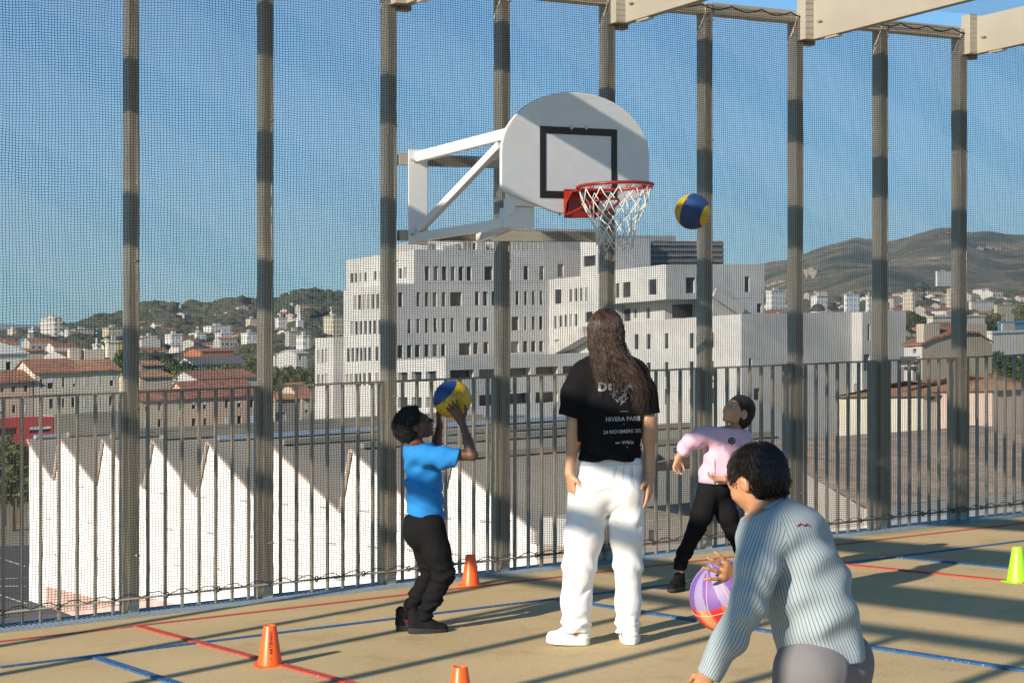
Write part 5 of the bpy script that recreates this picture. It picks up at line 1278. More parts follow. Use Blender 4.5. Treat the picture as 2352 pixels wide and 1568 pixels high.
# ------------------------------------------------------------------ balls
def ball(c, r, label, panels, seam, rot, texts=()):
    root = empty('basketball', c); n = 64; V = []; F = []; ms = []
    mesh = bmesh.new(); bmesh.ops.create_uvsphere(mesh, u_segments=200, v_segments=100, radius=r)
    me = bpy.data.meshes.new('cover'); mesh.to_mesh(me); mesh.free()
    mm = bpy.data.materials.new('ball_'+label[:9]); mm.use_nodes = True; N = mm.node_tree.nodes; L = mm.node_tree.links; bs = N['Principled BSDF']; bs.inputs['Roughness'].default_value = .5
    at = N.new('ShaderNodeAttribute'); at.attribute_name = 'panel'; L.new(at.outputs['Color'], bs.inputs['Base Color'])
    vo = N.new('ShaderNodeTexVoronoi'); vo.inputs['Scale'].default_value = 330; tc = N.new('ShaderNodeTexCoord'); L.new(tc.outputs['Object'], vo.inputs[0]); bp = N.new('ShaderNodeBump'); bp.inputs['Strength'].default_value = .35; bp.inputs['Distance'].default_value = .002; L.new(vo.outputs[0], bp.inputs['Height']); L.new(bp.outputs[0], bs.inputs['Normal'])
    me.materials.append(mm); R = np.array(rot); ca = me.color_attributes.new('panel', 'FLOAT_COLOR', 'POINT')
    co = np.array([v.co[:] for v in me.vertices])/r; col = np.ones((len(me.vertices), 4)); li = np.array([l.vertex_index for l in me.loops]); 
    fc = np.repeat(np.array([p.center[:] for p in me.polygons])/r, [p.loop_total for p in me.polygons], axis=0); fc /= np.linalg.norm(fc, axis=1)[:,None]; q = co @ R
    x, y, z = q.T; cw = np.abs(z)-.55*np.sqrt(1-.5*0)*(1-1.15*np.abs(x))   # curved side seams
    sg = panels(x, y, z); col[:, :3] = sg; ca.data.foreach_set('color', col.ravel())
    me.polygons.foreach_set('use_smooth', [True]*len(me.polygons)); ob = bpy.data.objects.new('cover', me); COL.objects.link(ob); ob.parent = root
    Ri = R; b = MB(); cv = [[(math.cos(a), math.sin(a), 0) for a in np.linspace(0, 6.283, 60)], [(0, math.cos(a), math.sin(a)) for a in np.linspace(0, 6.283, 60)]]
    for s_ in (1, -1): cv.append([nrm((s_*(.50+.34*math.cos(2*a)), math.cos(a), math.sin(a))) for a in np.linspace(0, 6.283, 60)])
    for c_ in cv: b.tube([Vector(c)+Vector(tuple(Ri @ A_(p)))*r*1.0005 for p in c_], r*.010, 5)
    b.build('seam', seam, root)
    tag(root, label, 'ball'); return root, ob
def lettering(root, c, r, s, size, center_dir, up, m, nm='lettering', sx=1.):
    V, F = text_mesh(s, size, bold=size*.03); cd_ = nrm(center_dir); u = nrm(np.cross(up, cd_)); v = np.cross(cd_, u); b = MB()
    for x, y in V:
        x *= sx; a = math.hypot(x, y)/r; d = cd_*math.cos(a)+(u*x+v*y)/(math.hypot(x, y)+1e-9)*math.sin(a); b.v.append(Vector(c)+Vector(tuple(d))*r*1.006)
    b.f = F; b.build(nm, m, root)
YL = (.55,.34,.012); BLU = (.008,.040,.15)
def ybpan(x, y, z):   # wide alternating panels split by the curved seams
    s1 = x-(.50+.34*np.cos(2*np.arctan2(z, y)))*np.sqrt(np.maximum(0, y*y+z*z)); s2 = -x-(.50+.34*np.cos(2*np.arctan2(z, y)))*np.sqrt(np.maximum(0, y*y+z*z))
    reg = np.where((s1 > 0) | (s2 > 0), 1, 0)^(z > 0)
    return np.where(reg[:, None] == 1, A_(YL)[None], A_(BLU)[None])
def lun(x, y, z):   # meridian-like lunes
    a = np.arctan2(y, x); k = np.floor((a+np.pi)/(np.pi/4)).astype(int) % 2; return np.where(k[:, None] == 1, A_(YL)[None], A_(BLU)[None])
def halfpan(x, y, z):
    return np.where(((np.abs(x) < .62*np.sqrt(1-.45*z*z)))[:, None], A_(YL)[None], A_(BLU)[None])
def rotm(ax, a): return np.array(Matrix.Rotation(a, 3, Vector(ax)))
q = onY(1039, 917, 9.93); BC1 = Vector(((1039-1176)/FPX*9.93, 9.93, EYE+9.93*(HZ-917)/FPX))
# yellow panel faces the camera, tilted
R1 = np.stack([nrm((.80,-.10,-.60)), nrm((.15,-.98,.12)), nrm((.6,.2,.78))], 1); R1, _ = np.linalg.qr(R1)
def pan1(x, y, z): return np.where((np.abs(x-.20) < .60)[:, None] & (y < 2)[:, None], A_(YL)[None], A_(BLU)[None])
# x axis of the ball points to upper left so that the blue cap shows there
ex = nrm((-.66,-.30,.62)); ey = nrm(np.cross((0,0,1), ex)); ez = np.cross(ex, ey); RB1 = np.stack([ex, ey, ez], 1)
def pan_b1(x, y, z): return np.where(((x < .52) & (x > -.78))[:, None], A_(YL)[None], A_(BLU)[None])
M_seam = mat('ball_seam', (.02,.02,.03), .7)
rb1, _ = ball(BC1, .105, 'blue and yellow basketball held up by the boy in the blue T-shirt', pan_b1, M_seam, RB1)
lettering(rb1, BC1, .105, 'WILSON', .034, (-.02,-.95,.10), (-.50,-.1,.86), mat('ball_ink', (.25,.20,.04), .6), sx=1.)
lettering(rb1, BC1, .105, 'w', .04, (.35,-.85,-.25), (-.50,-.1,.86), MATS['ball_ink'], 'emblem')
BC2 = Vector(((1591-1176)/FPX*10.6, 10.6, EYE+10.6*(HZ-486)/FPX)); ex = nrm((.78,-.42,-.30)); ey = nrm(np.cross((0,0,1), ex)); ez = np.cross(ex, ey); RB2 = np.stack([ex, ey, ez], 1)
def pan_b2(x, y, z): return np.where(((x > -.30) & (x < .80))[:, None], A_(BLU)[None], A_(YL)[None])
rb2, _ = ball(BC2, .105, 'blue and yellow basketball in mid air right of the rim', pan_b2, M_seam, RB2)
lettering(rb2, BC2, .105, 'WIL', .03, (-.55,-.55,.62), (-.2,.3,.9), MATS['ball_ink'])
YF = 5.2; BC3 = Vector(((1667-1176)/FPX*YF, YF, EYE+YF*(HZ-1369)/FPX))
ez3 = nrm((-.42,-.22,.86)); ex3 = nrm(np.cross((0,1,0), ez3)); ey3 = np.cross(ez3, ex3); RB3 = np.stack([ex3, ey3, ez3], 1)
def pan_b3(x, y, z):
    a = np.arctan2(y, x); st = np.sin(a*7+1.2*z)
    up = np.where((st > .1)[:, None], A_((.30,.24,.40))[None], A_((.17,.08,.32))[None]); dn = np.where((st > .55)[:, None], A_((.75,.30,.14))[None], np.where((st > -.35)[:, None], A_((.68,.13,.02))[None], A_((.50,.02,.02))[None]))
    return np.where((z > .16)[:, None], up, dn)
ball(BC3, .105, 'purple and orange basketball dribbled by the boy in the striped shirt', pan_b3, mat('cream_seam', (.62,.50,.36), .7), RB3)
# ================================================================== head helper
def head(B, c, fw, up, s=1.0, jaw=1.0):
    """skull with a face; fw = where the face looks, up = crown direction"""
    fw = nrm(fw); up = np.array(up, float); up = nrm(up-fw*(up@fw)); sd = np.cross(fw, up); R = np.stack([sd, fw, up], 1)
    P = lambda a, b_, c_: np.array(c)+sd*a*s+fw*b_*s+up*c_*s
    B.ell(P(0,-.012,.018), (.070*s,.086*s,.078*s), .02, R); B.ell(P(0,.030,-.010), (.056*s,.060*s,.072*s), .025, R)
    B.cone(P(-.020,.020,-.050), P(-.006,.062,-.080), .034*s*jaw, .015*s, .016); B.cone(P(.020,.020,-.050), P(.006,.062,-.080), .034*s*jaw, .015*s, .016); B.ell(P(0,.050,-.030), (.044*s,.040*s,.045*s), .02, R)
    B.cone(P(-.028,.074,.016), P(.028,.074,.016), .010*s, .010*s, .014)           # brow
    B.cone(P(0,.084,.006), P(0,.104,-.021), .0068*s, .0100*s, .006); B.cone(P(-.012,.091,-.024), P(.012,.091,-.024), .0078*s, .0078*s, .004)   # nose
    for q in (-1, 1):
        B.sub(P(q*.031,.092,-.002), (.015*s,.012*s,.010*s), .008)
        B.cone(P(q*.018,.0835,.0075), P(q*.042,.073,.0060), .0050*s, .0050*s, .003); B.cone(P(q*.019,.0810,-.0125), P(q*.040,.072,-.011), .0045*s, .0045*s, .003); B.cone(P(q*.014,.088,.024), P(q*.044,.074,.024), .0042*s, .0035*s, .005)
        B.ell(P(q*.038,.058,-.026), (.020*s,.020*s,.018*s), .015)
        e = P(q*.071,-.004,-.012); B.ell(e, (.010*s,.017*s,.027*s), .005, R); B.sub(e+sd*q*.011*s+fw*.004*s, (.006*s,.009*s,.013*s), .003)
    B.cone(P(-.019,.080,-.046), P(0,.089,-.044), .0045*s, .0068*s, .003); B.cone(P(.019,.080,-.046), P(0,.089,-.044), .0045*s, .0068*s, .003); B.cone(P(-.014,.079,-.057), P(.014,.079,-.057), .0078*s, .0078*s, .003)
    B.sub(P(0,.090,-.0508), (.020*s,.008*s,.0016*s), .0015)
    return P, R
def eyes(fig, P, s=1.0):
    mw = mat('eye_white', (.6,.58,.55), .25); mi = mat('eye_iris', (.02,.012,.008), .15)
    for q in (-1, 1):
        b = MB(); c = P(q*.030,.0725,-.003)+fig.b; b.lathe([(.0105*s*math.cos(a), .0105*s*math.sin(a)) for a in np.linspace(-1.5,1.5,8)], 14, c); e = b.build('eye', mw, fig.root, smooth=True)
        f = nrm(P(0,1,0)-P(0,0,0)); b = MB(); cc = c+f*.0078*s; b.lathe([(.0055*s*math.cos(a), .0055*s*math.sin(a)) for a in np.linspace(-1.5,1.5,6)], 10, cc); b.build('iris', mi, e, o=Vector((0,0,0)), smooth=True).location = -fig.root.location
def hairy(fig, T, n, ln, m, seedv, zmin=-9, rad=.0014, inside=None, nm='hair_strands'):
    """short strands standing on a hair mesh"""
    V, F = T; r = np.random.RandomState(seedv); b = MB(); nn = 0
    C = V[F].mean(1); N = np.cross(V[F[:,1]]-V[F[:,0]], V[F[:,2]]-V[F[:,0]]); N /= np.linalg.norm(N, axis=1)[:,None]+1e-12
    for i in r.randint(0, len(F), n):
        if inside is not None and not inside(C[i]): continue
        d = N[i]+r.normal(size=3)*.55; d /= np.linalg.norm(d); l = ln*r.uniform(.5, 1.2); p = C[i]+fig.b
        b.tube([Vector(p-N[i]*.003), Vector(p+d*l*.6), Vector(p+d*l+r.normal(size=3)*l*.25)], [rad, rad*.8, rad*.3], 3)
    b.build(nm, m, fig.root)
M_blk = fabric('black_track_fabric', (.007,.007,.008), .85, sc=260, bump=.2, spec=.15)
M_shoe = mat('black_mesh_shoe', (.008,.008,.009), .85, bump=.4, bscale=300, spec=.2); M_shsole = mat('dark_rubber_sole', (.03,.03,.032), .8, spec=.2)
FLR = lambda g: (lambda p: A_((p[0], p[1], SL*p[0])))
# ================================================================== boy in blue
def boy_blue():
    g = Fig(965, 1456, 9.93, 'boy in a bright blue T-shirt and black trousers lifting a ball to shoot'); J = g.J; fl = FLR(g)
    C1 = lambda x, y, dy=0.: J(882+.4101*x, 845.3+.4101*y, dy)
    M_sk = skin('skin_dark', (.115,.050,.028)); M_h = mat('black_hair', (.010,.009,.009), .7, bump=.6, bscale=90)
    M_b = fabric('blue_cotton', (.008,.185,.52), .85, sc=300, bump=.2)
    lo = (-.26,-.30,-.01); hi = (.36,.30,1.36); B = Fld(lo, hi, .0042)
    hc = C1(172,322,.0); P, R = head(B, hc, (.88,.10,.46), (-.46,0,.88), .95)
    B.cone(C1(168,365,.01), C1(178,440,.0), .037, .042, .008)
    B.cone(C1(180,470,-.09), C1(205,470,.09), .045, .045, .03); B.cone(C1(205,490,0), C1(220,700,0), .062, .062, .04); B.cone(C1(220,700), C1(228,880), .066, .076, .03)
    NA = [C1(225,480,-.11), C1(495,487,-.14), C1(438,305,-.10)]; FA = [C1(215,475,.11), C1(285,470,.16), C1(312,318,.10)]
    for A in (NA, FA): B.chain(A, (.040,.029,.019), .012); m_ = (A[1]*.6+A[2]*.4); B.ell(m_, (.027,.027,.04), .015)
    bc = A_(tuple(BC1))-g.b
    hw = NA[2]; hand(B, hw, C1(395,232,-.112)-hw+A_((0,0,.0)), bc-hw, 1, L=.145, curl=(.15,.28,.25), spread=.17, thumb=.6)
    hw = FA[2]; hand(B, hw, C1(300,240,.03)-hw, bc-hw, -1, L=.145, curl=(.15,.28,.25), spread=.15, thumb=.6)
    NL = [C1(255,870,-.055), C1(340,1150,-.06), C1(215,1395,-.045)]; FL_ = [C1(215,870,.055), C1(255,1150,.07), C1(125,1390,.06)]
    for A in (NL, FL_): B.chain(A, (.056,.038,.027), .012)
    for (a, t_) in ((NL[2], C1(260,1440,-.05)), (FL_[2], C1(160,1440,.055))): B.cone(a, fl(a)+A_((.02,0,.05)), .028, .026, .02)
    body = B.obj('body', M_sk, g.root); eyes(g, P, .95)
    H = Fld(hc-.16, hc+.16, .0042); H.ell(C1(128,325,.0), (.076,.080,.086), .03); H.ell(C1(160,275,.0), (.066,.078,.060), .03); H.cut(P(0,.042,.030), R@A_((0,.95,-.30)))
    H.warp(lambda x, y, z: -.0035*np.sin(x*190+2*np.sin(z*150))*np.sin(y*180+np.sin(x*120))*np.sin(z*185)-.002)
    H.sub(P(0,.085,-.03), (.10,.075,.085), .008); H.sub(C1(197,355,-.08), (.022,.03,.03), .006); H.sub(C1(197,355,.08), (.022,.03,.03), .006)
    ho = H.obj('hair', M_h, g.root); hairy(g, H.mesh(), 5200, .010, M_h, 3, rad=.0013)
    S = Fld((-.24,-.26,.55), (.34,.26,1.12), .0038)
    S.cone(C1(180,478,-.075), C1(195,478,.075), .063, .063, .04); S.cone(C1(215,500,0), C1(225,650,0), .098, .092, .05, ((0,1,0),1)); S.cone(C1(222,640,0), C1(232,850,0), .094, .106, .04)
    S.chain([C1(235,488,-.11), C1(330,500,-.125), C1(440,505,-.14)], (.056,.054,.054), .03); S.chain([C1(225,480,.11), C1(262,490,.145), C1(300,485,.17)], (.060,.058,.056), .03)
    S.cutbox(C1(415,500,-.14), (.92,0,-.20), (.10,-.3,.5), (.5,-.02,1.2)); S.cutbox(C1(262,480,.17), (.9,.3,.0), (.06,.105,.5), (.5,.3,1.2))
    S.cone(C1(160,432,0), C1(180,460,0), .048, .062, .02); S.cut(C1(165,428,0), (-.15,0,1)); S.cut(C1(225,828,0), (-.20,0,-1))
    def fb(x, y, z):
        zz = C1(0,700)[2]; u = z-zz+ (x)*.45; return -.008*np.sin(u*75+1.5*np.sin(y*20))*np.exp(-(u/.10)**2)-.004*np.sin((z-x*.9)*60+y*14)*np.exp(-((z-C1(0,600)[2])/.12)**2)
    S.warp(fb); S.warp(folds(.003, .7, .8, 2.2)); S.obj('t_shirt', M_b, g.root)
    T = Fld((-.28,-.22,-.01), (.24,.24,.76), .0038)
    T.cone(C1(215,850,0), C1(225,890,0), .098, .108, .04); T.ell(C1(212,915,0), (.100,.100,.11), .03)
    T.chain([C1(262,890,-.055), C1(300,1030,-.06), C1(338,1150,-.06)], (.082,.071,.058), .03); T.chain([C1(338,1150,-.06), C1(275,1280,-.055), C1(222,1385,-.045)], (.056,.050,.044), .02)
    T.chain([C1(215,890,.055), C1(240,1030,.06), C1(258,1140,.07)], (.078,.066,.054), .03); T.chain([C1(258,1140,.07), C1(190,1270,.065), C1(132,1375,.06)], (.052,.047,.042), .02)
    T.cut(C1(225,815,0), (-.08,0,1)); zk = C1(0,1395)[2]; T.cut(C1(200,1408,0), (.05,0,-1))
    for yy, am, wd in ((1150,.007,.045), (1350,.008,.055), (1270,.004,.04)): T.warp(gather(am, C1(0,yy)[2], wd, 62, yy*.01))
    T.warp(folds(.003, .7, .5, 4.)); tr = T.obj('trousers', M_blk, g.root)
    M_so = mat('burgundy_sock', (.11,.012,.015), .9)
    for a, nm in ((NL[2], 0), (FL_[2], 1)):
        K = Fld(a-.10, a+A_((.10,.10,.05)), .004); K.cone(a+A_((0,0,.02)), a+A_((.012,0,-.045)), .031, .029, .01); K.obj('sock', M_so, g.root)
    shoe(g, fl(C1(138,1500,-.055)), fl(C1(358,1495,-.035)), M_shoe, M_shsole, Wd=.088, H=.085, high=.015)
    shoe(g, fl(C1(70,1492,.06)), fl(C1(262,1480,.10)), M_shoe, M_shsole, Wd=.085, H=.085, high=.015)
boy_blue()
# ================================================================== boy in pink
def boy_pink():
    g = Fig(1640, 1350, 11.3, 'boy in a pale pink sweatshirt and black trousers leaning back to watch the ball'); J = g.J; fl = FLR(g)
    C = lambda x, y, dy=0.: J(1506.8+.3164*x, 882+.3164*y, dy)
    M_sk = skin('skin_light', (.50,.27,.155)); M_p = fabric('pink_sweat', (.62,.40,.50), .9, sc=220, bump=.25)
    B = Fld((-.30,-.32,-.02), (.34,.42,1.30), .0042)
    hc = C(596,205,0); P, R = head(B, hc, (-.74,-.50,.50), (.40,.14,.90), 1.02)
    B.cone(C(608,250,.02), C(565,345,.01), .034, .042, .008)
    B.cone(C(400,365,-.02), C(620,390,.03), .050, .050, .03); B.cone(C(510,390,0), C(435,700,0), .068, .072, .04)
    LA = [C(390,350,-.03), C(245,425,-.08), C(162,530,-.12)]; RA = [C(635,395,.03), C(690,540,-.06), C(500,690,-.13)]
    for A in (LA, RA): B.chain(A, (.040,.030,.022), .012)
    hand(B, LA[2], C(140,625,-.12)-LA[2], (.4,-.5,.1), 1, L=.135, curl=(.5,.7,.5), spread=.06, thumb=.4)
    hand(B, RA[2], C(430,690,-.14)-RA[2], (0,-.2,1), -1, L=.135, curl=(.4,.6,.4), spread=.06, thumb=.4)
    L1 = [C(370,800,-.02), C(290,1050,-.05), C(172,1330,.0)]; L2 = [C(460,800,.03), C(560,1060,.02), C(660,1290,.22)]
    for A in (L1, L2): B.chain(A, (.052,.037,.027), .012); B.cone(A[2], fl(A[2])+A_((-.01,-.01,.055)), .029, .027, .02)
    B.obj('body', M_sk, g.root); eyes(g, P, 1.02)
    M_h = MATS['black_hair']
    H = Fld(hc-.15, hc+.16, .0042); H.ell(P(0,-.010,.034), (.081,.092,.082), .02, R); H.ell(P(0,-.03,-.01), (.077,.076,.085), .02, R); H.cut(P(0,.078,.05), R@A_((0,1,-.45))); H.cut(P(0,0,-.055), R@A_((0,.35,-1)))
    H.sub(P(0,.085,-.035), (.085,.085,.085), .008); 
    for q in (-1, 1): H.sub(P(q*.078,.0,-.015), (.025,.030,.040), .006)
    H.warp(lambda x, y, z: -.0022*np.sin(x*160+3*np.sin(z*60))*np.sin(y*130+z*40)); H.obj('hair', M_h, g.root); hairy(g, H.mesh(), 2600, .004, M_h, 5, rad=.0012)
    S = Fld((-.30,-.28,.50), (.34,.24,1.10), .0038)
    S.cone(C(420,375,-.02), C(610,398,.03), .068, .066, .04); S.cone(C(510,400,0), C(430,665,0), .098, .106, .05); S.cone(C(560,320,.01), C(545,360,0), .050, .066, .02)
    S.chain([C(395,365,-.03), C(325,385,-.05), C(242,425,-.08), C(165,525,-.12)], (.062,.056,.050,.036), .03); S.chain([C(632,395,.03), C(690,520,-.06), C(560,650,-.12)], (.060,.056,.045), .03)
    S.cut(C(560,322,.0), (.1,0,1)); S.cut(C(420,715,0), (-.05,0,-1)); S.cutbox(C(180,520,-.12), (-.7,0,-.7), (-.4,-.3,.3), (-.10,.1,1.1)); S.cutbox(C(535,665,-.12), (-1,0,-.2), (.0,-.3,.3), (.12,-.10,.9))
    def fp(x, y, z):
        u = (z-C(0,420)[2])*.8+(x-C(500,0)[0])*.9; return -.007*np.sin(u*58+y*12)*np.exp(-((z-C(0,480)[2])/.11)**2)-.006*np.exp(-((z-C(0,690)[2])/.022)**2)
    S.warp(fp); S.warp(folds(.0035, .8, .7, 1.)); so = S.obj('sweatshirt', M_p, g.root); Tb = bvh(so)
    b = MB(); c0 = (1680.5,1012); ring = [cast(Tb, c0[0]+8.5*math.cos(a), c0[1]+8*math.sin(a), .002) for a in np.linspace(0, 6.283, 17)[:-1]]; cc = cast(Tb, *c0, .003)
    if cc is not None and all(k is not None for k in ring):
        i0 = len(b.v); b.v += ring+[cc]; b.f += [(i0+k, i0+(k+1)%16, i0+16) for k in range(16)]; b.build('crest', mat('crest_black', (.02,.02,.022), .7), g.root)
        b = MB(); sh = [cast(Tb, c0[0]+x, c0[1]+y, .0045) for x, y in ((-4,-4),(4,-4),(4.5,1),(0,5),(-4.5,1))]
        if all(k is not None for k in sh): b.tube(sh, .0014, 4, close=True); b.tube([sh[0], sh[3], sh[1]], .0012, 4); b.build('crest_outline', mat('crest_grey', (.3,.3,.3), .7), g.root)
    T = Fld((-.32,-.24,-.01), (.30,.42,.74), .004)
    T.cone(C(400,745,0), C(455,750,.0), .083, .083, .04); T.cut(C(420,700,0), (-.05,0,1))
    T.chain([C(372,820,-.02), C(330,950,-.04), C(285,1060,-.05), C(205,1230,-.02), C(172,1320,.0)], (.076,.066,.053,.045,.042), .03)
    T.chain([C(462,820,.03), C(520,950,.02), C(565,1070,.03), C(620,1200,.12), C(658,1285,.21)], (.075,.065,.053,.045,.042), .03)
    T.cutbox(C(170,1345,0), (-.3,0,-1), (-.4,-.3,-.1), (-.08,.3,.5)); T.warp(gather(.006, C(0,1290)[2], .05, 60, 1)); T.warp(gather(.004, C(0,1060)[2], .04, 50, 3)); T.warp(folds(.003, .7, .5, 6.)); T.obj('trousers', M_blk, g.root)
    shoe(g, fl(C(185,1480,.03)), fl(C(105,1500,-.15)), M_shoe, M_shsole, Wd=.085, H=.085, high=.01)
    shoe(g, fl(C(655,1440,.24)), fl(C(700,1400,.02)), M_shoe, M_shsole, Wd=.085, H=.085, high=.01)
boy_pink()
# ================================================================== boy in the striped shirt, nearest
def stripe_build(m, N, L, bs, tc):
    at = N.new('ShaderNodeAttribute'); at.attribute_name = 'stripe'
    mm = N.new('ShaderNodeMath'); mm.operation = 'FRACT'; L.new(at.outputs['Fac'], mm.inputs[0])
    g = N.new('ShaderNodeValToRGB'); e = g.color_ramp.elements; e[0].position = .0; e[0].color = (.32,.37,.39,1); e[1].position = 1; e[1].color = (.32,.37,.39,1)
    for p, c in ((.40,(.32,.37,.39)),(.52,(.10,.155,.21)),(.64,(.09,.145,.20)),(.76,(.32,.37,.39))): q = e.new(p); q.color = (*c, 1)
    L.new(mm.outputs[0], g.inputs[0]); L.new(g.outputs[0], bs.inputs['Base Color'])
def boy_front():
    g = Fig(1860, 1950, 5.0, 'boy in a grey blue striped jacket bending forward in the right foreground'); J = g.J; fl = FLR(g)
    C = lambda x, y, dy=0.: J(1543.5+.3675*x, 992.25+.3675*y, dy)
    M_sk = skin('skin_warm', (.47,.235,.12)); M_j = fabric('striped_cotton', (.5,.55,.58), .85, sc=260, bump=.2, build=stripe_build); M_g = fabric('grey_shorts', (.16,.155,.165), .9, sc=260, bump=.25)
    B = Fld((-.48,-.34,-.02), (.30,.55,1.32), .005)
    hc = C(522,292,.02); P, R = head(B, hc, (-.64,.64,-.42), (-.28,.18,.92), .88)
    B.cone(C(545,340,.01), C(590,500,.0), .040, .048, .010)
    B.cone(C(560,620,-.06), C(820,590,.10), .060, .060, .03); B.cone(C(715,650,0), C(930,1400,0), .085, .085, .05)
    NA = [C(545,680,-.08), C(480,1080,-.14), C(225,1500,-.12)]; FA = [C(700,640,.13), C(520,960,.24), C(430,905,.20)]
    B.chain(NA, (.045,.034,.022), .015); B.chain([C(700,640,.13), C(560,900,.30), C(425,900,.24)], (.045,.034,.022), .015)
    hand(B, NA[2], C(170,1640,-.10)-NA[2], (.5,.5,.2), 1, L=.14, curl=(.3,.4,.3), thumb=.5)
    bc = A_(tuple(BC3))-g.b; wr = C(425,900,.24)
    wr = C(432,905,.16)
    hand(B, wr, C(290,850,.10)-wr, bc-wr+A_((.0,.25,.0)), -1, L=.15, curl=(.05,.18,.2), spread=.24, thumb=.9)
    for A in ([C(885,1500,-.05), J(1820,1720,-.02), J(1850,1930,.10)], [C(1010,1480,.05), J(1925,1720,.12), J(1990,1925,-.02)]): B.chain(A, (.060,.050,.034), .02); B.cone(A[2], fl(A[2])+A_((-.03,0,.045)), .030, .030, .02)
    B.obj('body', M_sk, g.root); eyes(g, P, .88)
    M_h = mat('dark_brown_hair', (.018,.013,.011), .5, col2=(.008,.006,.006), vscale=40, spec=.5)
    H = Fld(hc-.15, hc+.16, .004); H.ell(P(0,-.018,.030), (.068,.084,.070), .02, R); H.ell(P(0,-.045,-.015), (.062,.053,.070), .03, R); H.cut(P(0,.075,.03), R@A_((0,1,-.25))); H.cut(P(0,-.02,-.066), R@A_((0,.30,-1)))
    H.sub(P(0,.088,-.045), (.075,.070,.075), .008)
    for q in (-1, 1): H.sub(P(q*.082,.006,-.020), (.025,.030,.038), .006); H.sub(P(q*.07,.035,-.06), (.035,.045,.045), .01)
    H.warp(lambda x, y, z: -.0012*np.sin(x*110+3*np.sin(z*60))*np.sin(y*130+z*60)); H.obj('hair', M_h, g.root)
    V, F = H.mesh(); Cc = V[F].mean(1); Nn = np.cross(V[F[:,1]]-V[F[:,0]], V[F[:,2]]-V[F[:,0]]); Nn /= np.linalg.norm(Nn, axis=1)[:,None]+1e-12; r = np.random.RandomState(4); b = MB(); crown = P(0,-.06,.10)
    for i in r.randint(0, len(F), 9000):
        out = Cc[i]-crown; out -= Nn[i]*(out@Nn[i]); out /= np.linalg.norm(out)+1e-6; d = nrm(out*1.0+Nn[i]*.02+r.normal(size=3)*.10); l = r.uniform(.010,.022); p = Cc[i]+g.b
        b.tube([Vector(p-Nn[i]*.002), Vector(p+d*l*.6+Nn[i]*.0018), Vector(p+d*l)], [.0011,.0009,.0003], 3)
    b.build('hair_strands', M_h, g.root)
    S = Fld((-.46,-.34,.44), (.32,.34,1.16), .0042)
    S.cone(C(590,625,-.05), C(790,640,.08), .072, .072, .05); S.cone(C(715,690,0), C(860,1060,0), .112, .110, .06); S.cone(C(860,1040,0), C(940,1390,0), .110, .118, .05)
    S.cone(C(590,485,.0), C(620,560,0), .062, .080, .03); S.cone(C(860,720,.05), C(960,1150,.05), .06, .07, .05)
    S.chain([C(555,680,-.07), C(530,860,-.12), C(480,1080,-.14), C(355,1300,-.13), C(235,1500,-.12)], (.066,.058,.050,.043,.037), .025)
    S.chain([C(700,650,.13), C(590,860,.28), C(470,900,.25)], (.070,.058,.045), .03)
    S.cut(C(575,470,0), nrm((-.45,0,.9))); S.cutbox(C(215,1520,-.12), (-.45,0,-.9), (-.6,-.4,.2), (-.25,.1,1.0)); S.cut(C(930,1452,0), nrm((.22,0,-.97)))
    def ff(x, y, z):
        u = (z-C(0,1000)[2])*.75-(x-C(900,0)[0])*.62; m1 = np.exp(-((x-C(950,0)[0])/.14)**2)*np.exp(-((z-C(0,1000)[2])/.22)**2)
        el = np.exp(-((x-C(470,0)[0])/.10)**2)*np.exp(-((z-C(0,1010)[2])/.10)**2); w_ = (z-C(0,1350)[2])
        return -.0075*m1*(np.sin(u*47+2.2*np.sin(y*17+x*9))+.6*np.sin(u*91+x*33))-.004*el*np.sin((z+x*.5)*85+2*np.sin(x*40))-.005*np.exp(-(w_/.05)**2)*np.sin(x*60+z*20)
    S.warp(ff); S.warp(folds(.004, .6, .7, 3.)); so = S.obj('jacket', M_j, g.root)
    # stripes follow the body and the sleeves
    me = so.data; co = np.array([v.co[:] for v in me.vertices]); segs = [(C(720,680,0), C(955,1380,0), 0), (C(555,690,-.09), C(440,1080,-.14), 1), (C(440,1080,-.14), C(225,1500,-.12), 1), (C(700,650,.13), C(590,860,.28), 2), (C(590,860,.28), C(470,900,.25), 2)]
    rad = (.112,.060,.050,.062,.050); best = np.full(len(co), 9.); val = np.zeros(len(co))
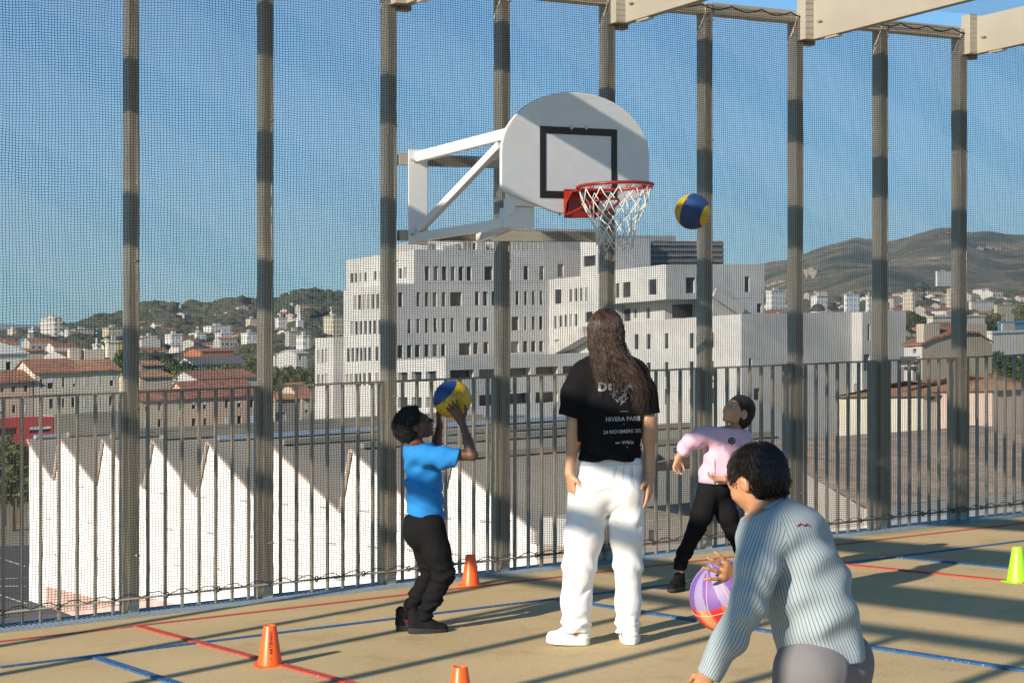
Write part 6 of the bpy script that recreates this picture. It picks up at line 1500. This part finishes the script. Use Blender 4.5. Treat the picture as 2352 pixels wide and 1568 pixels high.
    for (a, b_, k), rr in zip(segs, rad):
        ab = b_-a; t = np.clip(((co-a)@ab)/(ab@ab), 0, 1); q = co-a-t[:,None]*ab; d = np.linalg.norm(q, axis=1)-rr; u = nrm(ab); e1 = nrm(np.cross(u, (0.1,1,0))); e2 = np.cross(u, e1); an = np.arctan2(q@e1, q@e2)
        v_ = an*rr/.0098+k*.37; m_ = d < best; best[m_] = d[m_]; val[m_] = v_[m_]
    at = me.attributes.new('stripe', 'FLOAT', 'POINT'); at.data.foreach_set('value', (val+50).astype(np.float32))
    # collar
    K = Fld(C(590,500)-.13, C(590,500)+.13, .004); K.cone(C(572,455,.0), C(600,510,0), .058, .066, .02); K.cut(C(570,448,0), nrm((-.45,0,.9))); K.warp(folds(.002)); K.sub(C(560,420,0), (.050,.050,.05), .005); co_ = K.obj('collar', mat('collar_cloth', (.28,.34,.38), .85, .25, 30), g.root)
    Tb = bvh(so)
    b = MB(); lg = [(1870.0+x-10, 1203.0+y) for x, y in ((-12,3),(-4,-3),(3,2),(11,-2),(15,3))]; pp = [cast(Tb, x-18, y+2, .003) for x, y in lg]
    if all(k is not None for k in pp): b.tube(pp, .0018, 4); b.build('shoulder_mark', mat('dark_red_thread', (.25,.03,.05), .8), g.root)
    T = Fld((-.22,-.26,.02), (.32,.34,.66), .005)
    T.cone(C(885,1470,-.02), C(1000,1430,.03), .106, .106, .05); T.chain([C(880,1500,-.06), J(1820,1720,-.02)], (.098,.088), .04); T.chain([C(1020,1470,.06), J(1925,1720,.12)], (.098,.088), .04)
    T.cut(C(930,1395,0), nrm((.18,0,.98))) if False else None
    T.cutbox(J(1860,1730,0), (0,0,-1), (-.5,-.5,-.1), (.5,.5,.9)); T.warp(folds(.004, .6, .6, 7.)); T.warp(lambda x, y, z: .0*x); T.obj('shorts', M_g, g.root)
    shoe(g, fl(J(1870,1935,.14)), fl(J(1800,1950,.02)), M_shoe, M_shsole, Wd=.09, H=.09); shoe(g, fl(J(2010,1930,0)), fl(J(1930,1950,-.06)), M_shoe, M_shsole, Wd=.09, H=.09)
boy_front()
